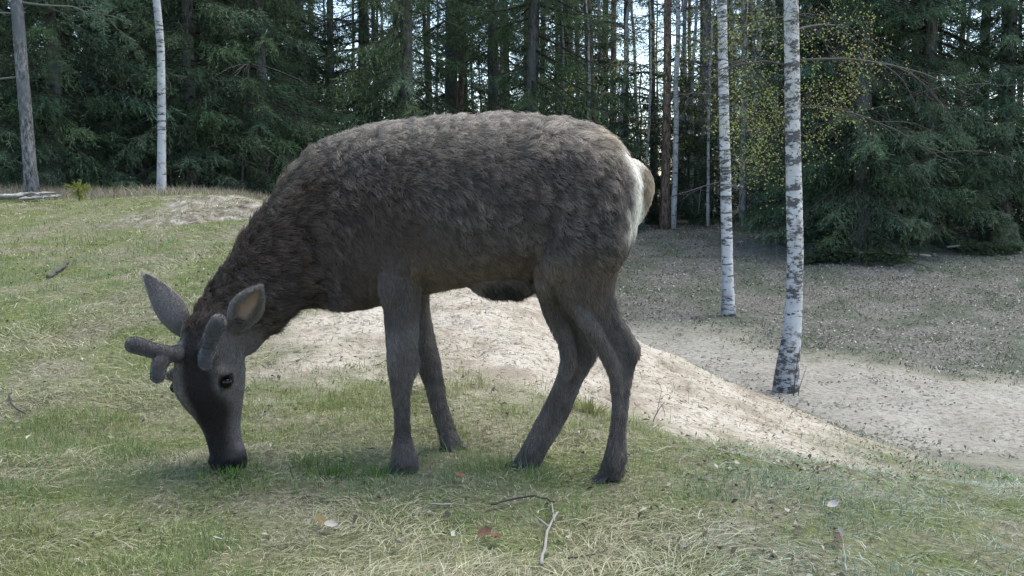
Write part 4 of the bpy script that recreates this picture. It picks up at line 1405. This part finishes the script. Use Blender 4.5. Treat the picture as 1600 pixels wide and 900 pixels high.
# leaning pale stem in the dark spruces
x, y = GROUND_AT(212, 18.6)
root = empty('birch_tree', (x, y, hz(x, y)))
tag(root, 'thin pale birch stem leaning in the dark spruces near the lone birch', 'tree')
p = trunk_path(7, (-.105, .05), .2, 18, 33)
b = Bag()
b.tube(p, np.linspace(.036, .018, 18), 12, .06, 3)
obj('trunk', b.mesh('trunk', MB_BIRCH2, True), root)
cb = Bag()
for k in range(14):
    q = branch_path(along(p, rt.uniform(4.5, 7)), rt.uniform(0, 6.3), .9, .5, .4, rt)
    cb.tube(q, np.linspace(.01, .003, 8), 4, col=(.07, .06, .05))
    birch_leaves(cb, q[3:], rt, 60, .05, .15)
obj('crown', cb.mesh('crown', M_LEAF), root)
# ------------------------------------------------------------------ grass, moss, litter
gr = np.random.default_rng(42)
def fan(n, d0, d1, u0=-.56, u1=.56):
    d = np.sqrt(gr.uniform(d0 ** 2, d1 ** 2, n))
    return np.stack([gr.uniform(u0, u1, n) * d, d], -1)

M_BLADE = tint_mat('grass_blade', .6, .35, .2)
M_STRAW = tint_mat('straw', .8, .15, .15)
M_LITTER = tint_mat('litter', .85, .1, .1)

def blades(xy, h, w, lean, az, cols, k=4, curl=1.6, flat=0.0):
    n = len(xy)
    base = np.concatenate([xy, H(xy)[:, None] - .006], 1)
    t = np.linspace(0, 1, k)[None]
    hx = np.stack([np.cos(az), np.sin(az)], -1)
    horiz = (lean * h)[:, None] * t ** curl
    up = h[:, None] * (t - .45 * np.minimum(lean, 1.6)[:, None] / 1.6 * t ** 2) * (1 - flat * np.ones((n, 1)) * t)
    Pt = base[:, None] + np.concatenate([hx[:, None] * horiz[..., None], up[..., None]], -1)
    wv = w[:, None] * np.array([1, .9, .6, .08] if k == 4 else [1, .75, .08])[None]
    sa = az + np.pi / 2 + gr.normal(0, .8, n)
    side = np.stack([np.cos(sa), np.sin(sa), gr.normal(0, .25, n)], -1)
    V, Q = ribbons(Pt, wv, unit(side))
    return V, Q, np.repeat(cols, k * 2, 0)

def grass_cover():
    gb, sb = Bag(), Bag()
    for n, d0, d1, k, wm in ((130000, 2.3, 4.6, 3, .8), (90000, 4.6, 8.5, 3, 1.25), (70000, 8.5, 15.5, 3, 2.4)):
        for kind in ('green', 'straw'):
            xy = fan(n, d0, d1)
            s, t, e, l, m = zones(xy)
            pxe = 800 + FPX * xy[:, 0] / xy[:, 1]
            lush = noise(xy, 1.3, 201, 3)
            tus = noise(xy, 4.5, 202, 2)
            rightness = smooth(900, 1350, pxe)
            if kind == 'green':
                dens = m * np.clip(.38 + (lush - .5) * 1.7 + (tus - .5) * 1.3 + (noise(xy, 14, 208, 2) - .5) * 1.0 + .25 * smooth(700, 300, pxe), .10, 1) * (1 - .62 * rightness) * (.62 + .38 * smooth(1000, 350, pxe)) + .05 * s + .4 * e
            else:
                dens = m * np.clip(.98 - .3 * smooth(700, 300, pxe) - (lush - .35) * 1.2 + (noise(xy, 3, 203, 2) - .5) * 1.2, .15, 1) * .9 + .03 * s + .75 * e
                dens = dens * (1 - .45 * rightness)
            ok = gr.random(n) < dens
            xy, tus, lush, rightness = xy[ok], tus[ok], lush[ok], rightness[ok]
            q = len(xy)
            if kind == 'green':
                h = gr.uniform(.012, .042, q) * (0.75 + .6 * smooth(.45, .75, tus)) * (1 + .25 * smooth(.5, .7, lush))
                tall = gr.random(q) < .05
                h = np.where(tall, h * 1.7, h)
                w = gr.uniform(.0009, .0019, q) * wm
                lean = np.abs(gr.normal(.45, .35, q))
                az = gr.uniform(0, 2 * np.pi, q)
                mixc = gr.random((q, 1))
                c = np.array([.12, .175, .042]) * (1 - mixc) + np.array([.225, .265, .105]) * mixc
                c = c * gr.uniform(.65, 1.3, (q, 1))
                yel = noise(xy, .9, 205, 2)[:, None]
                c = c * (1 + (yel - .5) * np.array([.7, .2, -.3]))
                rr = rightness[:, None]
                gry = c.mean(1, keepdims=True)
                c = c + (gry - c) * (.06 + .25 * rr)
                c = c * (1 - rr) + c * np.array([.78, .98, 1.35]) * rr
                gb.add(*blades(xy, h, w, lean, az, c, k)[:2], None, np.repeat(c, k * 2, 0))
            else:
                h = gr.uniform(.015, .065, q) * (.7 + .8 * noise(xy, 2.5, 207, 2))
                w = gr.uniform(.0008, .0019, q) * wm
                lean = gr.uniform(.7, 2.4, q)
                mat_ = smooth(.56, .68, noise(xy, 2.0, 209, 2))
                h = h * (1 + .8 * mat_ * (1 - .7 * rightness))
                az = noise(xy, 2.2, 206, 2) * 12.0 + gr.normal(0, 1.0, q)
                mixc = gr.random((q, 1))
                c = np.array([.43, .41, .29]) * (1 - mixc) + np.array([.26, .255, .13]) * mixc
                c = c * gr.uniform(.4, 1.05, (q, 1))
                c = c * (1 - rightness[:, None] * np.array([.22, .1, -.05]))
                sb.add(*blades(xy, h * .75, w, lean, az, c, k, 1.2, .55)[:2], None, np.repeat(c, k * 2, 0))
    # small broad-leaved weeds
    xy = fan(9000, 2.3, 7)
    s, t, e, l, m = zones(xy)
    xy = xy[gr.random(len(xy)) < m * smooth(.48, .66, noise(xy, 3.1, 210, 2)) * .8]
    n = len(xy)
    c0 = np.concatenate([xy, H(xy)[:, None] + gr.uniform(.002, .02, (n, 1))], 1)
    a = gr.uniform(0, 2 * np.pi, n)
    d = unit(np.stack([np.cos(a), np.sin(a), gr.uniform(-.1, .9, n)], -1))
    sd = unit(np.cross(d, np.array([0, 0, 1.0])) + gr.normal(0, .25, (n, 3)))
    V, Q = lozenges(c0, d, sd, gr.uniform(.012, .035, n), gr.uniform(.003, .007, n))
    c = np.array([.10, .15, .05]) * gr.uniform(.6, 1.5, (n, 1))
    gb.add(V, Q, None, np.repeat(c, 4, 0))
    tag(obj('grass', gb.mesh('grass', M_BLADE)), 'short green spring grass over the knoll and meadow', None, None, 'stuff')
    tag(obj('dry_grass', sb.mesh('dry_grass', M_STRAW)), 'matted pale dead grass between the green blades', None, None, 'stuff')

def litter_cover():
    b = Bag()
    def bits(xy, L, W, cols, tilt=.35):
        n = len(xy)
        c = np.concatenate([xy, H(xy)[:, None] + .004 + gr.uniform(0, .012, (n, 1))], 1)
        a = gr.uniform(0, 2 * np.pi, n)
        d = unit(np.stack([np.cos(a), np.sin(a), gr.normal(0, tilt, n)], -1))
        s = unit(np.stack([-np.sin(a), np.cos(a), gr.normal(0, tilt, n)], -1))
        V, Q = lozenges(c, d, s, L, W)
        # fold the leaf along its length
        V = V.reshape(-1, 4, 3)
        V[:, 1, 2] += W * gr.uniform(.2, .9, n)
        V[:, 3, 2] += W * gr.uniform(.2, .9, n)
        V = V.reshape(-1, 3)
        T = np.concatenate([Q[:, [0, 1, 2]], Q[:, [0, 2, 3]]])
        b.add(V, None, T, np.repeat(cols, 4, 0))
    # dark needles and crumbs on the sand
    xy = fan(26000, 3.6, 9.5)
    s, t, e, l, m = zones(xy)
    ok = gr.random(len(xy)) < s * (.25 + .75 * smooth(.45, .65, noise(xy, 2.4, 301, 3)))
    xy = xy[ok]; n = len(xy)
    bits(xy, gr.uniform(.01, .045, n), gr.uniform(.0012, .005, n), np.array([.14, .115, .085]) * gr.uniform(.4, 1.6, (n, 1)))
    # dead leaves on bank and hollow
    xy = fan(105000, 7, 24, -.2, .58)
    s, t, e, l, m = zones(xy)
    ok = gr.random(len(xy)) < l * (.35 + .65 * noise(xy, 1.6, 302, 2)) + t * .35 * smooth(.4, .65, noise(xy, 1.8, 303, 3))
    xy = xy[ok]; n = len(xy)
    mixc = gr.random((n, 1)) ** 1.6
    c = (np.array([.10, .095, .08]) * (1 - mixc) + np.array([.33, .315, .28]) * mixc) * gr.uniform(.6, 1.3, (n, 1))
    bits(xy, gr.uniform(.018, .05, n), gr.uniform(.005, .015, n), c, .4)
    # leaves blown over the meadow
    xy = fan(14000, 2.3, 9)
    s, t, e, l, m = zones(xy)
    rightness = smooth(650, 1300, 800 + FPX * xy[:, 0] / xy[:, 1])
    ok = gr.random(len(xy)) < m * (.25 + .75 * rightness) * smooth(.35, .6, noise(xy, 1.7, 304, 2))
    xy = xy[ok]; n = len(xy)
    mixc = (gr.random((n, 1)) < .35) * 1.0
    c = (np.array([.10, .08, .06]) * (1 - mixc) + np.array([.27, .26, .22]) * mixc) * gr.uniform(.6, 1.2, (n, 1))
    bits(xy, gr.uniform(.01, .034, n), gr.uniform(.003, .010, n), c, .6)
    tag(obj('leaf_litter', b.mesh('leaf_litter', M_LITTER)), 'dead leaves, needles and crumbs strewn over sand, grass and bank', None, None, 'stuff')

def low_plants():
    b = Bag()
    xy = fan(52000, 7.5, 24, -.2, .58)
    s, t, e, l, m = zones(xy)
    pxe = 800 + FPX * xy[:, 0] / xy[:, 1]
    py_n = noise(xy, .9, 401, 3)
    ok = gr.random(len(xy)) < l * smooth(.46, .62, py_n) * (.25 + .75 * smooth(1150, 1450, pxe)) * smooth(19.5, 14, xy[:, 1]) + t * .05 * smooth(.5, .6, py_n)
    xy = xy[ok]; n = len(xy)
    h = gr.uniform(.02, .07, n)
    c = np.array([.075, .10, .055]) * gr.uniform(.5, 1.4, (n, 1)) * np.array([1, 1, 1.15])
    V, Q, c2 = blades(xy, h, gr.uniform(.003, .008, n), np.abs(gr.normal(.8, .5, n)), gr.uniform(0, 6.28, n), c, 3)
    b.add(V, Q, None, c2)
    # dry tall grass along the far meadow edge
    xy = fan(26000, 11.5, 19, -.56, -.2)
    ok = gr.random(len(xy)) < smooth(12.0, 13.6, xy[:, 1] + (noise(xy, 1, 402, 2) - .5) * 3) * .8
    xy = xy[ok]; n = len(xy)
    c = np.array([.26, .23, .16]) * gr.uniform(.4, 1.3, (n, 1))
    V, Q, c2 = blades(xy, gr.uniform(.05, .2, n), gr.uniform(.002, .005, n), np.abs(gr.normal(.6, .5, n)), gr.uniform(0, 6.28, n), c, 3)
    b.add(V, Q, None, c2)
    tag(obj('undergrowth', b.mesh('undergrowth', M_BLADE)), 'low bilberry sprigs and dry stalks on bank and forest edge', None, None, 'stuff')
grass_cover()
litter_cover()
low_plants()
# ------------------------------------------------------------------ small things one can pick out
sm = np.random.default_rng(9)
def stick(name, pts, r0, r1, label, cat, col, group=None, forks=(), lift=.012, rough=.12):
    """pts: list of (px, py) followed over the ground; a real tube lying there."""
    g = np.array([ground_hit(*p) for p in pts])
    g[:, 2] = H(g[:, :2]) + lift
    n = 4 * (len(g) - 1) + 1
    p = resample(g, 4) if len(g) > 2 else np.stack([np.linspace(g[0, i], g[1, i], 6) for i in range(3)], -1)
    p = p + sm.normal(0, r0 * .35, p.shape)
    root = p[0].copy()
    b = Bag()
    b.tube(p - root, np.linspace(r0, r1, len(p)), 8, rough, int(sm.integers(99)), col)
    o = obj(name, b.mesh(name, M_TWIG, True))
    o.location = root
    tag(o, label, cat, group)
    for f in forks:
        gf = np.array([ground_hit(*q) for q in f])
        gf[:, 2] = H(gf[:, :2]) + lift
        pf = resample(gf, 4) if len(gf) > 2 else np.stack([np.linspace(gf[0, i], gf[1, i], 5) for i in range(3)], -1)
        bf = Bag()
        bf.tube(pf - root, np.linspace(r0 * .7, r1 * .7, len(pf)), 6, rough, 3, col)
        obj('side_twig', bf.mesh('side_twig', M_TWIG, True), o)
    return o
stick('fallen_stick', [(76, 438), (90, 428), (106, 416)], .015, .011, 'short dark stick lying in the green meadow beside the bare patch', 'stick', (.07, .065, .06), lift=.02)
stick('fallen_twig', [(846, 898), (852, 866), (858, 838), (872, 816)], .0048, .003, 'pale grey forked twig lying upright in the grass in front of the deer', 'twig', (.19, .18, .16), None, [[(858, 838), (836, 822)], [(866, 826), (862, 802)]], .02)
stick('fallen_twig', [(768, 802), (800, 796), (835, 797), (866, 804)], .0038, .0025, 'thin dark arched twig between the hind feet and the pale forked twig', 'twig', (.05, .045, .04), lift=.02)
stick('fallen_twig', [(888, 890), (915, 883), (945, 868)], .003, .002, 'thin dark twig at the bottom edge beside the pale forked twig', 'twig', (.06, .05, .045), lift=.015)
stick('fallen_twig', [(14, 622), (22, 640), (40, 655)], .0045, .003, 'thin dark bent twig in the grass at the picture edge below the ears', 'twig', (.05, .045, .04), lift=.02)
stick('fallen_twig', [(670, 798), (705, 797)], .004, .003, 'short pale twig in the grass below the front feet', 'twig', (.2, .19, .16), lift=.012)

def stalk(px, py, h, lean, r, label, col, name='dry_stalk', cat='stalk', sprigs=0):
    g = ground_hit(px, py)
    b = Bag()
    t = np.linspace(0, 1, 7)
    p = np.stack([lean * h * t ** 1.5, sm.normal(0, .004, 7), h * t], -1)
    b.tube(p, np.linspace(r, r * .4, 7), 6, .1, 4, col)
    o = obj(name, b.mesh(name, M_TWIG, True))
    o.location = (g[0], g[1], hz(g[0], g[1]) - .01)
    tag(o, label, cat)
    for k in range(sprigs):
        q = p[sm.integers(2, 6)]
        pts = branch_path(q, sm.uniform(0, 6.3), h * sm.uniform(.15, .35), .8, .2, sm, 5)
        bb = Bag()
        bb.tube(pts, np.linspace(r * .5, r * .2, 5), 4, col=col)
        obj('sprig', bb.mesh('sprig', M_TWIG), o)
    return o
stalk(1321, 892, .075, -.1, .0028, 'upright pale dead stalk in the grass near the bottom edge', (.5, .47, .4))
stalk(1240, 622, .46, .10, .006, 'thin dark sapling stem right beside the sturdy birch foot', (.07, .06, .05), 'sapling_stem', 'sapling', 3)
stalk(1247, 622, .26, .25, .004, 'shorter bent sapling stem beside the sturdy birch foot', (.09, .08, .06), 'sapling_stem', 'sapling', 3)
stalk(1020, 655, .10, .5, .003, 'small bent dead stalk on the sand past the near hind leg', (.12, .10, .08), 'dry_stalk', 'stalk', 2)
stalk(748, 612, .11, .05, .002, 'single thin upright stalk on the sand between front and hind legs', (.3, .27, .2), 'dry_stalk', 'stalk', 1)

def dead_leaf(px, py, L, col, label, rot):
    g = ground_hit(px, py)
    u = np.linspace(0, 1, 7)
    v = np.linspace(-1, 1, 5)
    V = []
    for a in u:
        w = L * .33 * math.sin(math.pi * min(1, a * .92 + .06)) ** .8 * (1 + .12 * math.sin(a * 19))
        for c in v:
            V.append((L * (a - .5), c * w, .25 * w * c * c + .18 * L * (a - .5) ** 2 * 2 + sm.normal(0, .0012)))
    Q = [(i * 5 + j, i * 5 + j + 1, i * 5 + j + 6, i * 5 + j + 5) for i in range(6) for j in range(4)]
    me = mesh_np('dead_leaf', np.array(V), np.array(Q), M_LITTER, np.tile(col, (35, 1)) * sm.uniform(.8, 1.2, (35, 1)))
    o = obj('dead_leaf', me)
    o.location = (g[0], g[1], hz(g[0], g[1]) + .028)
    o.rotation_euler = (sm.normal(.5, .2), sm.normal(0, .2), rot)
    return tag(o, label, 'leaf', 'dead leaves lying in the grass')
dead_leaf(758, 848, .045, (.10, .06, .04), 'curled brown leaf in the grass beside the pale forked twig', .3)
dead_leaf(774, 858, .05, (.10, .06, .04), 'second curled brown leaf touching the first near the forked twig', 1.4)
dead_leaf(719, 766, .045, (.16, .085, .045), 'small orange-brown leaf on the grass between the front and hind feet', .9)
dead_leaf(622, 872, .042, (.25, .24, .21), 'whitish dead leaf at the bottom edge below the near front foot', 2.0)
dead_leaf(517, 836, .04, (.24, .225, .19), 'pale dead leaf in the grass below the muzzle', .6)
dead_leaf(500, 830, .045, (.13, .10, .05), 'olive-brown leaf beside the pale leaf below the muzzle', 1.2)
dead_leaf(344, 868, .05, (.25, .24, .21), 'large pale leaf near the bottom edge among matted straw', 2.6)
dead_leaf(1302, 797, .04, (.27, .26, .24), 'whitish leaf on the sparse grass beyond the near hind foot', .2)
dead_leaf(1306, 852, .05, (.07, .05, .04), 'upright dark leaf beside the pale dead stalk', 1.0)
dead_leaf(978, 735, .04, (.26, .25, .23), 'small white leaf right behind the near hind hoof', 1.9)

def tussock(px, py, n, h, spread, col, label):
    g = ground_hit(px, py)
    a = sm.uniform(0, 2 * np.pi, n)
    rr = np.abs(sm.normal(0, spread, n))
    xy = np.stack([np.cos(a) * rr, np.sin(a) * rr], -1) + g[:2]
    c = np.asarray(col) * sm.uniform(.6, 1.35, (n, 1))
    V, Q, c2 = blades(xy, sm.uniform(.5, 1.2, n) * h, sm.uniform(.0012, .0022, n), np.abs(sm.normal(.45, .3, n)), a + sm.normal(0, .4, n), c, 4)
    base = np.array([g[0], g[1], hz(g[0], g[1])])
    o = obj('grass_tussock', mesh_np('grass_tussock', V - base, Q, M_BLADE, c2))
    o.location = base
    o['kind'] = 'stuff'
    return tag(o, label, 'grass tuft', 'grass tufts that stand out')
tussock(918, 652, 160, .075, .045, (.19, .20, .075), 'isolated yellow-green grass tuft on the sand between the hind legs')
tussock(365, 755, 220, .045, .07, (.10, .17, .035), 'fresh green grass tuft right under the grazing muzzle')
tussock(520, 752, 200, .06, .07, (.09, .16, .035), 'lush green tuft between the muzzle and the near front foot')
tussock(585, 755, 160, .05, .06, (.10, .16, .04), 'lush green tuft right in front of the near front foot')
tussock(475, 735, 120, .05, .05, (.12, .17, .045), 'green tuft just past the muzzle toward the front feet')

# ---- brushwood heap at the meadow edge: each pole its own thing
LOGS = [((-30, 306), (60, 303), .034, 'long pale pole on top of the brushwood heap'), ((-20, 312), (52, 309), .04, 'thick pale log in the middle of the brushwood heap'), ((20, 315), (86, 308), .03, 'pole slanting up at the meadow end of the brushwood heap'),
        ((-40, 317), (45, 314), .035, 'dark lowest log of the brushwood heap'), ((30, 310), (92, 312), .026, 'thin pole sticking out toward the little spruce'), ((55, 314), (90, 321), .02, 'short stub pointing down to the grass at the heap end'),
        ((10, 304), (70, 311), .024, 'thin pole crossing over the top of the heap'), ((-30, 309), (30, 315), .03, 'log tilted down across the heap front'), ((60, 310), (96, 307), .02, 'thin bleached tip jutting furthest from the heap')]
log_m = bark_mat('log_bark', (.10, .09, .075), (.42, .39, .34), (9, 30, 30))
for i, ((x0, y0), (x1, y1), r, lab) in enumerate(LOGS):
    d = 12.9 + .12 * (i % 4)
    a, c = P(x0, y0 + 1, d), P(x1, y1 + 1, d + sm.normal(0, .12))
    t = np.linspace(0, 1, 9)[:, None]
    p = a * (1 - t) + c * t + sm.normal(0, .012, (9, 3))
    zmin = H(p[:, :2]) + r * (.5 + .9 * (i % 3))
    p[:, 2] = np.maximum(p[:, 2], zmin)
    b = Bag()
    b.tube(p - p[0], np.linspace(r, r * .75, 9) * .62, 10, .12, i)
    o = obj('log', b.mesh('log', log_m, True))
    o.location = p[0]
    tag(o, lab, 'log', 'poles of the brushwood heap')

# ---- little spruce beside the heap, star of light shoots
g = P(124, 320, 12.6)
x, y = g[0], g[1]
root = empty('spruce_sapling', (x, y, hz(x, y)))
tag(root, 'tiny yellow-green spruce sapling beside the brushwood heap', 'sapling')
b, c = Bag(), Bag()
b.tube(np.array([[0, 0, -.03], [0, 0, .1], [.005, 0, .22]]), np.array([.008, .006, .003]), 6)
obj('trunk', b.mesh('trunk', MB_SPRUCE, True), root)
st, td = [], []
for k in range(26):
    a, e = sm.uniform(0, 6.28), sm.uniform(.1, 1.2)
    dd = np.array([math.cos(a) * math.cos(e), math.sin(a) * math.cos(e), math.sin(e) * .8])
    st.append([0, 0, sm.uniform(.02, .15)]); td.append(dd)
st, td = np.array(st), unit(np.array(td))
V, Q, cc_ = sprays(st, td, np.full(len(st), .17), sm, 26, .035, .006, np.tile([.17, .19, .05], (len(st), 1)), .6)
c.add(V, Q, None, cc_)
obj('crown', c.mesh('crown', M_NEEDLE), root)

# ---- fallen spruce bough and mossy stump on the bank
def bough(x, y, L, az, label, rise=.05):
    z = hz(x, y)
    root = empty('spruce_bough', (x, y, z))
    tag(root, label, 'branch', 'fallen boughs at the forest edge')
    p = branch_path((0, 0, .12), az, L, rise, .05, sm, 10)
    b = Bag()
    b.tube(p, np.linspace(.02, .004, 10), 6, .1, 2, (.16, .15, .13))
    obj('stem', b.mesh('stem', M_TWIG), root)
    n = 150
    s = sm.uniform(.1, 1, n)
    st = np.stack([np.interp(s, np.linspace(0, 1, 10), p[:, i]) for i in range(3)], -1)
    a2 = az + sm.choice([-1, 1], n) * sm.uniform(.4, 1.1, n)
    td = unit(np.stack([np.cos(a2), np.sin(a2), sm.normal(-.05, .25, n)], -1))
    V, Q, c = sprays(st, td, L * .33 * (1.15 - s), sm, 10, .08, .014, np.tile([.05, .068, .036], (n, 1)))
    V[:, 2] = np.maximum(V[:, 2], .0)
    obj('foliage', mesh_np('foliage', V, Q, M_NEEDLE, c), root)
for px, d, L, az, lab in ((1455, 17.4, 1.5, 3.0, 'fallen spruce bough with green needles lying on the litter bank'), (1330, 17.8, .9, 3.6, 'smaller fallen bough drooping under the dark spruces'), (1480, 18.2, 1.1, .1, 'dark fallen bough stretching along the top of the bank')):
    x, y = GROUND_AT(px, d)
    bough(x, y, L, az, lab)
x, y = GROUND_AT(1570, 19.0)
th = np.linspace(0, 2 * np.pi, 24, endpoint=False)
rings = []
for h, r in ((-.1, .34), (.05, .27), (.18, .22), (.3, .2), (.36, .17)):
    q = np.stack([np.cos(th) * r, np.sin(th) * r, np.full(24, h)], -1)
    rings.append(q * (1 + .25 * (noise(q, 6, 5, 2)[:, None] - .5)))
V, Q, T = cap_loft(np.array(rings))
stump_m = bark_mat('mossy_stump', (.03, .035, .015), (.11, .12, .06), (20, 20, 20))
o = obj('tree_stump', mesh_np('tree_stump', V, [Q, T], stump_m, None, True))
o.location = (x, y, hz(x, y))
tag(o, 'low mossy stump at the top of the litter bank near the edge', 'stump')
